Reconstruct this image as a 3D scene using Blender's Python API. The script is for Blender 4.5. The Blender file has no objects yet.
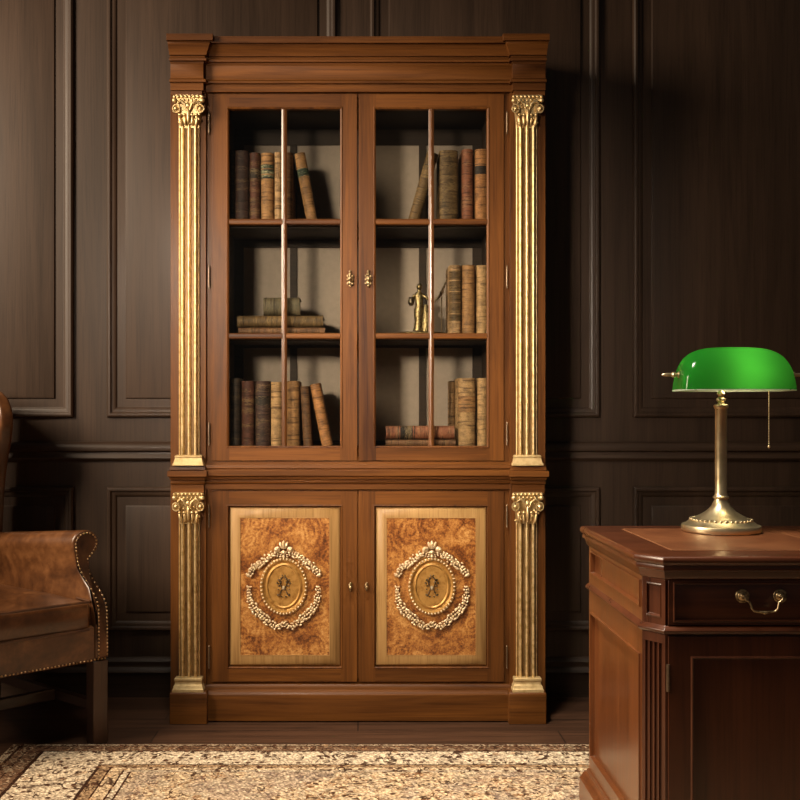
import bpy, bmesh, math, random
from mathutils import Matrix, Vector
random.seed(7)
PI = math.pi
S = bpy.context.scene
COL = S.collection

# ------------------------------------------------------------------ measures
F = 1000.0            # focal length in pixels of an 800 px wide frame
H = 1.066             # eye height
D = 3.4965            # distance of the bookcase doors
WALL = D + 0.30       # distance of the panelled wall
def X(px, Y=D): return (px - 358.0) * Y / F      # a width read off the photo, at a known distance
def Z(py, Y=D): return H + (415.0 - py) * Y / F  # a height read off the photo, at a known distance

# ------------------------------------------------------------------ materials
def new_mat(name):
    m = bpy.data.materials.new(name); m.use_nodes = True
    nt = m.node_tree
    for n in list(nt.nodes): nt.nodes.remove(n)
    out = nt.nodes.new('ShaderNodeOutputMaterial')
    return m, nt, out
def N(nt, typ, **kw):
    n = nt.nodes.new(typ)
    for k, v in kw.items():
        if k in n.inputs: n.inputs[k].default_value = v
        else: setattr(n, k, v)
    return n
def L(nt, a, b): nt.links.new(a, b)
def ramp(nt, fac, stops, interp='LINEAR'):
    r = nt.nodes.new('ShaderNodeValToRGB'); r.color_ramp.interpolation = interp
    els = r.color_ramp.elements
    while len(els) > 1: els.remove(els[-1])
    els[0].position = stops[0][0]; els[0].color = (*stops[0][1], 1)
    for p, c in stops[1:]:
        e = els.new(p); e.color = (*c, 1)
    L(nt, fac, r.inputs['Fac'])
    return r.outputs['Color']
def math_(nt, op, a, b=None, clamp=False):
    n = nt.nodes.new('ShaderNodeMath'); n.operation = op; n.use_clamp = clamp
    for i, v in enumerate((a, b)):
        if v is None: continue
        if isinstance(v, (int, float)): n.inputs[i].default_value = v
        else: L(nt, v, n.inputs[i])
    return n.outputs[0]
def mix(nt, fac, a, b, blend='MIX'):
    n = nt.nodes.new('ShaderNodeMix'); n.data_type = 'RGBA'; n.blend_type = blend
    for idx, v in ((0, fac), (6, a), (7, b)):
        if isinstance(v, (int, float)): n.inputs[idx].default_value = v
        elif isinstance(v, tuple): n.inputs[idx].default_value = (*v, 1)
        else: L(nt, v, n.inputs[idx])
    return n.outputs[2]
def objcoord(nt, scale=(1, 1, 1), rand=True):
    tc = nt.nodes.new('ShaderNodeTexCoord')
    vec = tc.outputs['Object']
    if rand:
        oi = nt.nodes.new('ShaderNodeObjectInfo')
        v = nt.nodes.new('ShaderNodeVectorMath'); v.operation = 'ADD'
        c = nt.nodes.new('ShaderNodeCombineXYZ')
        r = math_(nt, 'MULTIPLY', oi.outputs['Random'], 23.0)
        for i in range(3): L(nt, r, c.inputs[i])
        L(nt, vec, v.inputs[0]); L(nt, c.outputs[0], v.inputs[1]); vec = v.outputs[0]
    mp = nt.nodes.new('ShaderNodeMapping'); mp.inputs['Scale'].default_value = scale
    L(nt, vec, mp.inputs['Vector'])
    return mp.outputs['Vector']
def noise(nt, vec, scale, detail=4, rough=.55, dist=0.0):
    n = N(nt, 'ShaderNodeTexNoise', Scale=scale, Detail=detail, Roughness=rough, Distortion=dist)
    L(nt, vec, n.inputs['Vector']); return n.outputs['Fac']
def bump(nt, h, strength, dist=.002):
    b = N(nt, 'ShaderNodeBump', Strength=strength, Distance=dist)
    L(nt, h, b.inputs['Height']); return b.outputs['Normal']

def wood(name, dark, light, axis='z', rough=.38, grain=1.0, coat=.25, spec=.5):
    m, nt, out = new_mat(name)
    st = {'x': (1.2, 22, 22), 'y': (22, 1.2, 22), 'z': (22, 22, 1.2)}[axis]
    st2 = {'x': (4, 160, 160), 'y': (160, 4, 160), 'z': (160, 160, 4)}[axis]
    n1 = noise(nt, objcoord(nt, tuple(s * grain for s in st)), 1.0, 6, .6, 1.2)
    n2 = noise(nt, objcoord(nt, st2), 1.0, 3, .6)
    n3 = noise(nt, objcoord(nt, tuple(s * .25 for s in st)), 1.0, 3, .5, .6)
    f = math_(nt, 'ADD', math_(nt, 'MULTIPLY', n1, .55), math_(nt, 'MULTIPLY', n3, .45))
    mid = tuple((a + b) / 2 for a, b in zip(dark, light))
    c = ramp(nt, f, [(.32, dark), (.5, mid), (.68, light)])
    pores = ramp(nt, n2, [(.36, (.62, .58, .55)), (.5, (1, 1, 1))])
    c = mix(nt, .6, c, pores, 'MULTIPLY')
    p = N(nt, 'ShaderNodeBsdfPrincipled')
    p.inputs['Specular IOR Level'].default_value = spec
    p.inputs['Coat Weight'].default_value = coat; p.inputs['Coat Roughness'].default_value = .22
    L(nt, c, p.inputs['Base Color'])
    L(nt, math_(nt, 'ADD', math_(nt, 'MULTIPLY', n1, .16), rough - .08), p.inputs['Roughness'])
    L(nt, bump(nt, math_(nt, 'ADD', n2, math_(nt, 'MULTIPLY', n1, .6)), .12, .0015), p.inputs['Normal'])
    L(nt, p.outputs[0], out.inputs[0])
    return m
def metal(name, col, rough=.3, patina=None, scale=60, amount=.5, metallic=1.0):
    m, nt, out = new_mat(name)
    p = N(nt, 'ShaderNodeBsdfPrincipled', Metallic=metallic, Roughness=rough)
    n = noise(nt, objcoord(nt), scale, 4, .6)
    pat = patina or tuple(c * .55 for c in col)
    L(nt, ramp(nt, n, [(.5 - amount * .3, pat), (.56, col)]), p.inputs['Base Color'])
    L(nt, math_(nt, 'ADD', math_(nt, 'MULTIPLY', n, .25), rough - .12), p.inputs['Roughness'])
    L(nt, bump(nt, n, .12, .001), p.inputs['Normal'])
    L(nt, p.outputs[0], out.inputs[0]); return m
def leather(name, dark, light, worn, rough=.42, scale=1.0, coat=.15):
    m, nt, out = new_mat(name)
    v = objcoord(nt, (scale,) * 3)
    n1 = noise(nt, v, 6, 5, .62, .8); n2 = noise(nt, v, 26, 4, .6); vo = N(nt, 'ShaderNodeTexVoronoi', Scale=260.0)
    L(nt, v, vo.inputs['Vector'])
    f = math_(nt, 'ADD', math_(nt, 'MULTIPLY', n1, .7), math_(nt, 'MULTIPLY', n2, .3))
    c = ramp(nt, f, [(.34, dark), (.5, light), (.66, worn)])
    p = N(nt, 'ShaderNodeBsdfPrincipled', Roughness=rough)
    p.inputs['Coat Weight'].default_value = coat; p.inputs['Coat Roughness'].default_value = .3
    L(nt, c, p.inputs['Base Color'])
    L(nt, bump(nt, math_(nt, 'ADD', vo.outputs['Distance'], n2), .12, .0015), p.inputs['Normal'])
    L(nt, p.outputs[0], out.inputs[0]); return m
def plain(name, col, rough=.5, spec=.5, metallic=0):
    m, nt, out = new_mat(name)
    p = N(nt, 'ShaderNodeBsdfPrincipled', Roughness=rough, Metallic=metallic)
    p.inputs['Specular IOR Level'].default_value = spec
    n = noise(nt, objcoord(nt), 40, 4, .6)
    L(nt, mix(nt, n, tuple(c * .82 for c in col), tuple(min(1, c * 1.15) for c in col)), p.inputs['Base Color'])
    L(nt, p.outputs[0], out.inputs[0]); return m
def book_leather(name, col, gilt=(.34, .22, .09), amount=.5, rough=.6):
    """mottled calf with rows of worn gilt tooling running across the spine"""
    m, nt, out = new_mat(name)
    v = objcoord(nt)
    n1 = noise(nt, v, 38, 5, .65); n2 = noise(nt, objcoord(nt, (90, 90, 420)), 1, 3, .6)
    n3 = noise(nt, objcoord(nt, (8, 8, 60)), 1, 2, .5)
    c = ramp(nt, n1, [(.3, tuple(x * .45 for x in col)), (.5, col), (.72, tuple(min(1, x * 1.5) for x in col))])
    t = ramp(nt, math_(nt, 'MULTIPLY', n2, n3), [(.27, (0, 0, 0)), (.34, (1, 1, 1))])
    c = mix(nt, math_(nt, 'MULTIPLY', t, amount), c, gilt)
    dk = ramp(nt, noise(nt, objcoord(nt, (14, 14, 150)), 1, 2, .5), [(.36, (.4, .36, .32)), (.44, (1, 1, 1))])
    c = mix(nt, .9, c, dk, 'MULTIPLY')
    p = N(nt, 'ShaderNodeBsdfPrincipled', Roughness=rough); p.inputs['Specular IOR Level'].default_value = .25
    L(nt, c, p.inputs['Base Color'])
    L(nt, bump(nt, math_(nt, 'ADD', n1, n2), .25, .0015), p.inputs['Normal'])
    L(nt, p.outputs[0], out.inputs[0]); return m
def burl(name):
    m, nt, out = new_mat(name)
    v = objcoord(nt)
    warp = noise(nt, v, 7, 3, .5, 1.5)
    w = nt.nodes.new('ShaderNodeVectorMath'); w.operation = 'ADD'
    cx = nt.nodes.new('ShaderNodeCombineXYZ')
    k = math_(nt, 'MULTIPLY', warp, .05)
    L(nt, k, cx.inputs[0]); L(nt, k, cx.inputs[2]); L(nt, v, w.inputs[0]); L(nt, cx.outputs[0], w.inputs[1])
    n1 = noise(nt, v, 12, 5, .62, .4)
    n2 = noise(nt, v, 150, 5, .7, .4)
    vo = N(nt, 'ShaderNodeTexVoronoi', Scale=85.0); L(nt, w.outputs[0], vo.inputs['Vector'])
    v3 = N(nt, 'ShaderNodeTexVoronoi', Scale=13.0); v3.feature = 'SMOOTH_F1'; L(nt, w.outputs[0], v3.inputs['Vector'])
    sw = math_(nt, 'SINE', math_(nt, 'MULTIPLY', math_(nt, 'ADD', v3.outputs['Distance'], math_(nt, 'MULTIPLY', n1, .25)), 42.0))
    f = math_(nt, 'ADD', math_(nt, 'ADD', math_(nt, 'MULTIPLY', n1, .50), math_(nt, 'MULTIPLY', n2, .46)), math_(nt, 'MULTIPLY', sw, .035))
    c = ramp(nt, f, [(.34, (.070, .018, .004)), (.42, (.20, .062, .013)), (.49, (.37, .145, .033)), (.56, (.52, .25, .07)), (.66, (.66, .39, .15))])
    eye = ramp(nt, vo.outputs['Distance'], [(.10, (.45, .36, .30)), (.30, (1, 1, 1))])
    c = mix(nt, .75, c, eye, 'MULTIPLY')
    p = N(nt, 'ShaderNodeBsdfPrincipled', Roughness=.34)
    p.inputs['Coat Weight'].default_value = .25; p.inputs['Coat Roughness'].default_value = .2
    L(nt, c, p.inputs['Base Color']); L(nt, p.outputs[0], out.inputs[0]); return m
def clear_glass(name):
    m, nt, out = new_mat(name)
    t = N(nt, 'ShaderNodeBsdfTransparent'); g = N(nt, 'ShaderNodeBsdfGlossy', Roughness=.04)
    t.inputs['Color'].default_value = (.93, .94, .92, 1)
    lw = N(nt, 'ShaderNodeLayerWeight', Blend=.5)
    fr = math_(nt, 'ADD', math_(nt, 'MULTIPLY', math_(nt, 'POWER', lw.outputs['Facing'], 5.0), .55), .03)
    mx = nt.nodes.new('ShaderNodeMixShader')
    L(nt, fr, mx.inputs[0]); L(nt, t.outputs[0], mx.inputs[1]); L(nt, g.outputs[0], mx.inputs[2])
    L(nt, mx.outputs[0], out.inputs[0]); return m
def glass_shade(name, col, trans, gloss=.5):
    m, nt, out = new_mat(name)
    p = N(nt, 'ShaderNodeBsdfPrincipled', Roughness=.1)
    p.inputs['Base Color'].default_value = (*col, 1); p.inputs['Specular IOR Level'].default_value = gloss
    tr = N(nt, 'ShaderNodeBsdfTranslucent'); tr.inputs['Color'].default_value = (*trans, 1)
    mx = nt.nodes.new('ShaderNodeMixShader'); mx.inputs[0].default_value = .6
    L(nt, p.outputs[0], mx.inputs[1]); L(nt, tr.outputs[0], mx.inputs[2]); L(nt, mx.outputs[0], out.inputs[0]); return m
def glow(name, col, strength):
    m, nt, out = new_mat(name)
    e = N(nt, 'ShaderNodeEmission', Strength=strength); e.inputs['Color'].default_value = (*col, 1)
    L(nt, e.outputs[0], out.inputs[0]); return m
def floor_mat(name):
    m, nt, out = new_mat(name)
    v = objcoord(nt, rand=False)
    b = N(nt, 'ShaderNodeTexBrick', Scale=1.0)
    b.inputs['Color1'].default_value = (.070, .034, .019, 1); b.inputs['Color2'].default_value = (.043, .021, .012, 1)
    b.inputs['Mortar'].default_value = (.012, .007, .005, 1); b.inputs['Mortar Size'].default_value = .0022
    b.inputs['Brick Width'].default_value = 1.35; b.inputs['Row Height'].default_value = .125
    L(nt, v, b.inputs['Vector'])
    n = noise(nt, objcoord(nt, (2.5, 60, 1), False), 1, 6, .65, .8)
    c = mix(nt, .85, b.outputs['Color'], ramp(nt, n, [(.34, (.42, .38, .36)), (.58, (1.3, 1.22, 1.15))]), 'MULTIPLY')
    p = N(nt, 'ShaderNodeBsdfPrincipled', Roughness=.42)
    L(nt, c, p.inputs['Base Color'])
    L(nt, bump(nt, math_(nt, 'ADD', n, math_(nt, 'MULTIPLY', b.outputs['Fac'], -2)), .15, .002), p.inputs['Normal'])
    L(nt, p.outputs[0], out.inputs[0]); return m
RUG_X0, RUG_Y1 = -1.107, 3.21
def rug_mat(name):
    m, nt, out = new_mat(name)
    v = objcoord(nt, rand=False)                       # rug origin is its far left corner
    sp = nt.nodes.new('ShaderNodeSeparateXYZ'); L(nt, v, sp.inputs[0])
    u = sp.outputs[0]; w = math_(nt, 'MULTIPLY', sp.outputs[1], -1.75)
    d = math_(nt, 'MINIMUM', u, w)
    wob = math_(nt, 'MULTIPLY', math_(nt, 'SUBTRACT', noise(nt, v, 30, 2), .5), .006)
    d = math_(nt, 'ADD', d, wob)
    dn = math_(nt, 'MULTIPLY', d, 2.0)                 # 0..1 over half a metre
    T = lambda x: x * 2.0
    dark, brown, ivory, tan = (.050, .022, .012), (.20, .115, .07), (.74, .63, .48), (.70, .54, .36)
    base = ramp(nt, dn, [(0, (.36, .28, .20)), (T(.024), dark), (T(.034), brown), (T(.062), dark), (T(.067), brown), (T(.108), dark), (T(.120), ivory),
                         (T(.322), dark), (T(.332), (.40, .27, .16)), (T(.362), dark), (T(.368), tan), (T(.405), dark), (T(.411), ivory), (T(.428), dark), (T(.434), tan)], 'CONSTANT')
    isb = ramp(nt, dn, [(0, (0, 0, 0)), (T(.034), (1, 1, 1)), (T(.108), (0, 0, 0))], 'CONSTANT')
    isf = ramp(nt, dn, [(0, (0, 0, 0)), (T(.434), (1, 1, 1))], 'CONSTANT')
    # vine motifs: contour lines of a noise field
    def contour(scale, width, dist=1.0, at=.5, detail=2):
        n = noise(nt, v, scale, detail, .5, dist)
        return ramp(nt, math_(nt, 'ABSOLUTE', math_(nt, 'SUBTRACT', n, at)), [(width * .6, (1, 1, 1)), (width, (0, 0, 0))])
    vine = contour(10, .024, 1.8); vine2 = contour(19, .03, .9, .46)
    vo = N(nt, 'ShaderNodeTexVoronoi', Scale=17.0); L(nt, v, vo.inputs['Vector'])
    vo2 = N(nt, 'ShaderNodeTexVoronoi', Scale=34.0); L(nt, v, vo2.inputs['Vector'])
    flower = ramp(nt, vo.outputs['Distance'], [(.16, (1, 1, 1)), (.22, (0, 0, 0))])
    core = ramp(nt, vo2.outputs['Distance'], [(.24, (1, 1, 1)), (.30, (0, 0, 0))])
    c = mix(nt, math_(nt, 'MULTIPLY', flower, .55), base, (.42, .24, .12))
    brk = ramp(nt, noise(nt, v, 34, 3, .6), [(.40, (0, 0, 0)), (.47, (1, 1, 1))])
    c = mix(nt, math_(nt, 'MULTIPLY', math_(nt, 'MULTIPLY', vine, brk), .95), c, (.060, .026, .014))
    c = mix(nt, math_(nt, 'MULTIPLY', core, .9), c, (.085, .032, .017))
    c = mix(nt, math_(nt, 'MULTIPLY', math_(nt, 'MULTIPLY', vine2, .7), isf), c, (.26, .12, .05))
    c = mix(nt, math_(nt, 'MULTIPLY', math_(nt, 'MULTIPLY', vine2, .8), isb), c, (.42, .32, .22))
    sv = nt.nodes.new('ShaderNodeMapping'); sv.inputs['Scale'].default_value = (12, 26, 1); L(nt, v, sv.inputs['Vector'])
    speck = ramp(nt, noise(nt, sv.outputs[0], 1.0, 3, .6, 1.8), [(.60, (0, 0, 0)), (.63, (1, 1, 1))])
    c = mix(nt, math_(nt, 'MULTIPLY', math_(nt, 'MULTIPLY', speck, isf), .9), c, (.050, .020, .010))
    # large faded fields of rust and grey wool
    pat = noise(nt, v, 3.2, 4, .6, .6)
    c = mix(nt, math_(nt, 'MULTIPLY', isf, ramp(nt, pat, [(.52, (0, 0, 0)), (.58, (.55, .55, .55))])), c, (.36, .29, .25))
    c = mix(nt, math_(nt, 'MULTIPLY', isf, ramp(nt, contour(9, .035, 1.4, .52), [(0, (0, 0, 0)), (1, (.8, .8, .8))])), c, (.60, .50, .37))
    # knots
    kn = N(nt, 'ShaderNodeTexVoronoi', Scale=105.0); L(nt, v, kn.inputs['Vector'])
    kc = ramp(nt, kn.outputs['Color'], [(.14, (.45, .40, .36)), (.42, (.97, .95, .92)), (.9, (1.3, 1.28, 1.24))])
    c = mix(nt, .75, c, kc, 'MULTIPLY')
    c = mix(nt, .55, c, ramp(nt, kn.outputs['Distance'], [(.15, (1.22, 1.2, 1.18)), (.62, (.42, .37, .33))]), 'MULTIPLY')
    wear = ramp(nt, noise(nt, v, 60, 4, .7), [(.32, (.42, .36, .31)), (.50, (1.08, 1.05, 1))])
    c = mix(nt, .8, c, wear, 'MULTIPLY')
    p = N(nt, 'ShaderNodeBsdfPrincipled', Roughness=.95)
    p.inputs['Specular IOR Level'].default_value = .1
    L(nt, c, p.inputs['Base Color'])
    L(nt, bump(nt, math_(nt, 'ADD', kn.outputs['Distance'], noise(nt, v, 45, 3)), .9, .006), p.inputs['Normal'])
    L(nt, p.outputs[0], out.inputs[0]); return m

CH_D, CH_L = (.040, .0120, .0030), (.192, .0680, .0125)
M = {}
for a in 'xyz':
    M['cab_' + a] = wood('cherry_wood_' + a, CH_D, CH_L, a, .47, 1.0, .04, .20)
    M['wall_' + a] = wood('dark_oak_' + a, (.026, .0148, .0090), (.060, .0340, .0208), a, .5, .7, .08, .35)
    M['desk_' + a] = wood('mahogany_' + a, (.036, .0085, .0032), (.105, .029, .0095), a, .30, .8, .4)
M['lit_side_z'] = wood('mahogany_light_z', (.070, .019, .0055), (.175, .055, .0145), 'z', .30, .8, .4)  # mahogany with the light on the desk's side put into its colour
M['cab_bar'] = wood('cherry_bar', CH_D, CH_L, 'z', .30, 1.0, .5, .55)
M['band'] = wood('maple_banding', (.29, .155, .050), (.47, .28, .108), 'z', .42, 1.2, .05, .3)
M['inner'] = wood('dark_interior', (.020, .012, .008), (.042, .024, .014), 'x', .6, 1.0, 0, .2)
M['linen'] = plain('grey_linen_board', (.315, .245, .195), .85, .1)
M['burl'] = burl('burl_walnut')
M['gold'] = metal('gilt', (.80, .605, .32), .44, (.52, .35, .14), 55, .6, .85)
M['gold_deep'] = metal('gilt_deep', (.52, .28, .075), .40, (.34, .16, .035), 60, .6, .45)
M['gold_ground'] = metal('gilt_ground', (.25, .14, .045), .45, (.16, .075, .018), 40, .6, .4)
M['gold_matte'] = metal('gilt_matte', (.60, .44, .22), .55, (.46, .31, .13), 60, .6, .5)
M['pull'] = metal('pull_metal', (.56, .42, .24), .36, (.14, .09, .045), 160, .5)
M['gold_old'] = metal('gilt_old', (.88, .70, .46), .42, (.60, .42, .22), 120, .5, .6)
M['bronze'] = metal('dark_bronze', (.24, .18, .12), .42, (.05, .035, .02), 90, .5)
M['brass'] = metal('antique_brass', (.74, .61, .38), .33, (.66, .52, .30), 25, .6, .95)
M['hinge'] = metal('aged_hinge', (.26, .19, .13), .45, (.2, .14, .09), 80, .5)
M['statue'] = metal('statue_gilt', (.34, .25, .12), .45, (.10, .065, .028), 110, .5)
M['glass'] = clear_glass('clear_pane')
M['shade'] = glass_shade('green_case_glass', (.012, .125, .018), (.060, .46, .060))
M['lining'] = glass_shade('opal_lining', (.75, .80, .70), (.80, .85, .72), .3)
M['bulb'] = glow('warm_bulb', (1.0, .80, .50), 38.0)
M['hide'] = leather('brown_hide', (.036, .0125, .0045), (.10, .037, .012), (.20, .082, .029), .33, 1.0, .3)
M['hide_dark'] = leather('brown_hide_piping', (.04, .016, .007), (.09, .035, .014), (.15, .065, .025), .45)
M['desk_hide'] = leather('desk_hide', (.095, .030, .011), (.15, .050, .018), (.19, .070, .027), .36, 1.0, .1)
M['tool'] = plain('tooled_leather_line', (.21, .085, .034), .45)
M['leg'] = wood('leg_wood', (.026, .0105, .005), (.062, .024, .010), 'z', .45)
M['stretch'] = wood('stretcher_wood', (.026, .0105, .005), (.055, .022, .009), 'x', .45)
M['nail'] = metal('nail_brass', (.80, .58, .33), .3, (.5, .33, .16), 60, .3)
M['paper'] = plain('old_paper', (.42, .33, .21), .85, .2)
M['floor'] = floor_mat('plank_floor')
M['rug'] = rug_mat('worn_wool_rug')
M['fringe'] = plain('wool_edge', (.10, .06, .04), .95, .1)

# ------------------------------------------------------------------ mesh kit
class MB:
    def __init__(s): s.bm = bmesh.new()
    def box(s, x0, x1, y0, y1, z0, z1):
        v = [s.bm.verts.new(p) for p in ((x0,y0,z0),(x1,y0,z0),(x1,y1,z0),(x0,y1,z0),(x0,y0,z1),(x1,y0,z1),(x1,y1,z1),(x0,y1,z1))]
        for q in ((0,3,2,1),(4,5,6,7),(0,1,5,4),(1,2,6,5),(2,3,7,6),(3,0,4,7)): s.bm.faces.new([v[i] for i in q])
        return s
    def rings(s, rs, fill=True, fn=None, back=False):
        """nested rectangles (u0,u1,v0,v1,out) -> frame, panel or moulding seen from the front (-y)"""
        fn = fn or (lambda u, v, o: (u, -o, v))
        loops = []
        for (u0, u1, v0, v1, o) in rs:
            loops.append([s.bm.verts.new(fn(*p, o)) for p in ((u0, v0), (u1, v0), (u1, v1), (u0, v1))])
        for a, b in zip(loops, loops[1:]):
            for i in range(4):
                j = (i + 1) % 4; s.bm.faces.new((a[i], a[j], b[j], b[i]))
        if fill: s.bm.faces.new(loops[-1])
        if back: s.bm.faces.new(loops[0][::-1])
        return s
    def loft(s, secs, caps=True, closed=True):
        vs = [[s.bm.verts.new(p) for p in sec] for sec in secs]
        n = len(vs[0])
        for a, b in zip(vs, vs[1:]):
            for i in range(n if closed else n - 1):
                j = (i + 1) % n; s.bm.faces.new((a[i], a[j], b[j], b[i]))
        if caps and closed:
            s.bm.faces.new(vs[0][::-1]); s.bm.faces.new(vs[-1])
        return s
    def prism_z(s, poly, z0, z1):
        return s.loft([[(x, y, z0) for x, y in poly], [(x, y, z1) for x, y in poly]])
    def plan_sweep(s, path, prof, closed=False):
        """moulding profile (out, z) along a plan path; out is to the right of the travel direction"""
        n = len(path); secs = []
        for i in range(n):
            p = Vector(path[i]).to_2d()
            def nrm(a, b):
                t = (Vector(b) - Vector(a)).normalized(); return Vector((t.y, -t.x))
            ns = []
            if closed or i > 0: ns.append(nrm(path[i - 1], path[i]))
            if closed or i < n - 1: ns.append(nrm(path[i], path[(i + 1) % n]))
            m = sum(ns, Vector((0, 0))); m = m / (m.length_squared) * len(ns) if len(ns) == 2 and m.length > 1e-6 else ns[0]
            if len(ns) == 2: m = m
            secs.append([(p.x + m.x * o, p.y + m.y * o, z) for o, z in prof])
        if closed: secs.append(secs[0])
        vs = [[s.bm.verts.new(q) for q in sec] for sec in secs]
        for a, b in zip(vs, vs[1:]):
            for i in range(len(prof) - 1): s.bm.faces.new((a[i], b[i], b[i + 1], a[i + 1]))
        if not closed and len(prof) > 2:
            s.bm.faces.new(vs[0]); s.bm.faces.new(vs[-1][::-1])
        return s
    def lathe(s, prof, c=(0, 0, 0), n=32, sx=1, sy=1):
        rows = []
        for r, z in prof:
            if r < 1e-6: rows.append([s.bm.verts.new((c[0], c[1], c[2] + z))])
            else: rows.append([s.bm.verts.new((c[0] + r * sx * math.cos(2*PI*i/n), c[1] + r * sy * math.sin(2*PI*i/n), c[2] + z)) for i in range(n)])
        for a, b in zip(rows, rows[1:]):
            for i in range(n):
                j = (i + 1) % n
                if len(a) == 1 and len(b) == 1: continue
                if len(a) == 1: s.bm.faces.new((a[0], b[j], b[i]))
                elif len(b) == 1: s.bm.faces.new((a[i], a[j], b[0]))
                else: s.bm.faces.new((a[i], a[j], b[j], b[i]))
        if len(rows[0]) > 1: s.bm.faces.new(rows[0][::-1])
        if len(rows[-1]) > 1: s.bm.faces.new(rows[-1])
        return s
    def tube(s, pts, r, n=10, closed=False):
        pts = [Vector(p) for p in pts]; k = len(pts); secs = []
        up0 = Vector((0, 0, 1))
        for i, p in enumerate(pts):
            a = pts[i - 1] if (i > 0 or closed) else p
            b = pts[(i + 1) % k] if (i < k - 1 or closed) else p
            t = (b - a).normalized()
            up = up0 if abs(t.dot(up0)) < .95 else Vector((1, 0, 0))
            if abs(t.dot(Vector((0, 1, 0)))) < .3: up = Vector((0, 1, 0))
            e1 = t.cross(up).normalized(); e2 = e1.cross(t)
            rr = r[i] if isinstance(r, (list, tuple)) else r
            secs.append([p + (e1 * math.cos(2*PI*j/n) + e2 * math.sin(2*PI*j/n)) * rr for j in range(n)])
        if closed: secs.append(secs[0])
        return s.loft(secs, caps=not closed)
    def blob(s, c, r, rot=None, sub=2):
        m = Matrix.Translation(c)
        if rot is not None: m = m @ rot
        if isinstance(r, (int, float)): r = (r, r, r)
        m = m @ Matrix.Diagonal((*r, 1))
        bmesh.ops.create_icosphere(s.bm, subdivisions=sub, radius=1.0, matrix=m); return s
def roty(a): return Matrix.Rotation(a, 4, 'Y')

W = {}
def tag(o, label=None, cat=None, group=None, kind=None):
    for k, v in (('label', label), ('category', cat), ('group', group), ('kind', kind)):
        if v: o[k] = v
    return o
def root(name, loc, label, cat, rz=0, group=None, mat=None):
    o = bpy.data.objects.new(name, None); COL.objects.link(o)
    o.empty_display_size = .05
    o.matrix_world = mat if mat is not None else Matrix.Translation(loc) @ Matrix.Rotation(rz, 4, 'Z')
    W[o] = mat if mat is not None else Matrix.Translation(loc) @ Matrix.Rotation(rz, 4, 'Z')
    return tag(o, label, cat, group)
def obj(name, mb, mat, parent=None, local=False, bev=0, sub=0, angle=38, smooth=True, label=None, segs=2):
    me = bpy.data.meshes.new(name)
    bm = mb.bm
    bmesh.ops.remove_doubles(bm, verts=bm.verts, dist=1e-6)
    bmesh.ops.recalc_face_normals(bm, faces=bm.faces)
    if parent is not None and not local: bm.transform(W[parent].inverted())
    bm.to_mesh(me); bm.free()
    if smooth:
        for p in me.polygons: p.use_smooth = True
        if not sub: me.set_sharp_from_angle(angle=math.radians(angle))
    me.materials.append(mat)
    o = bpy.data.objects.new(name, me); COL.objects.link(o)
    if parent is not None: o.parent = parent; W[o] = W[parent]
    else: W[o] = Matrix.Identity(4)
    if bev:
        b = o.modifiers.new('edge', 'BEVEL'); b.width = bev; b.segments = segs; b.limit_method = 'ANGLE'; b.angle_limit = math.radians(30)
    if sub:
        q = o.modifiers.new('soft', 'SUBSURF'); q.levels = sub; q.render_levels = sub
    if label: o['label'] = label
    return o

# ------------------------------------------------------------------ the room
fl = obj('floor', MB().box(-4.5, 4.5, -1.5, WALL + .02, -.03, 0), M['floor']); tag(fl, kind='structure')
wl = obj('wall_back', MB().box(-4.5, 4.5, WALL, WALL + .08, 0, 3.0), M['wall_z']); tag(wl, kind='structure')
def wx(px): return X(px, WALL)
def wz(py): return Z(py, WALL)
def wall_panel(n, px0, px1, zt, zb, field):
    s = WALL / F
    x0, x1 = wx(px0), wx(px1)
    f = lambda u, v, o: (u, WALL - o, v)
    def R(i, o): return (x0 + i * s, x1 - i * s, zb + i * s, zt - i * s, o)
    mb = MB().rings([R(0, 0), R(.6, .012), R(2.2, .017), R(4.2, .016), R(5.2, .010), R(7.6, .008), R(9.5, .0045), R(10.2, .001), R(19, .001), R(19.6, .007), R(22.5, .010)], fn=f)
    o = obj('trim_%d' % n, mb, M['wall_z'], bev=.001); tag(o, kind='structure')
n = 1
for k in range(-2, 4):
    a = 107 + 262.7 * k
    wall_panel(n, a, a + 230, 2.95, wz(417.6), 1); n += 1
    wall_panel(n, a, a + 230, wz(486.5), wz(631), 1); n += 1
zr = lambda p: wz(p)
rail = MB().plan_sweep([(-4.5, WALL), (4.5, WALL)],
    [(0, zr(441.5)), (.012, zr(442.5)), (.020, zr(444.5)), (.024, zr(447.5)), (.022, zr(450.5)), (.010, zr(452)), (.010, zr(454)), (.014, zr(455.5)), (.016, zr(458)), (.010, zr(460.5)), (0, zr(461.5))])
tag(obj('trim_%d' % n, rail, M['wall_x']), kind='structure')
bb = MB().plan_sweep([(-4.5, WALL), (4.5, WALL)],
    [(0, wz(656.5)), (.010, wz(658)), (.016, wz(661)), (.012, wz(664)), (.012, wz(666)), (.022, wz(668)), (.026, wz(671)), (.020, wz(673.5)), (.020, 0), (0, 0)])
tag(obj('baseboard_back', bb, M['wall_x']), kind='structure')

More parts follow.
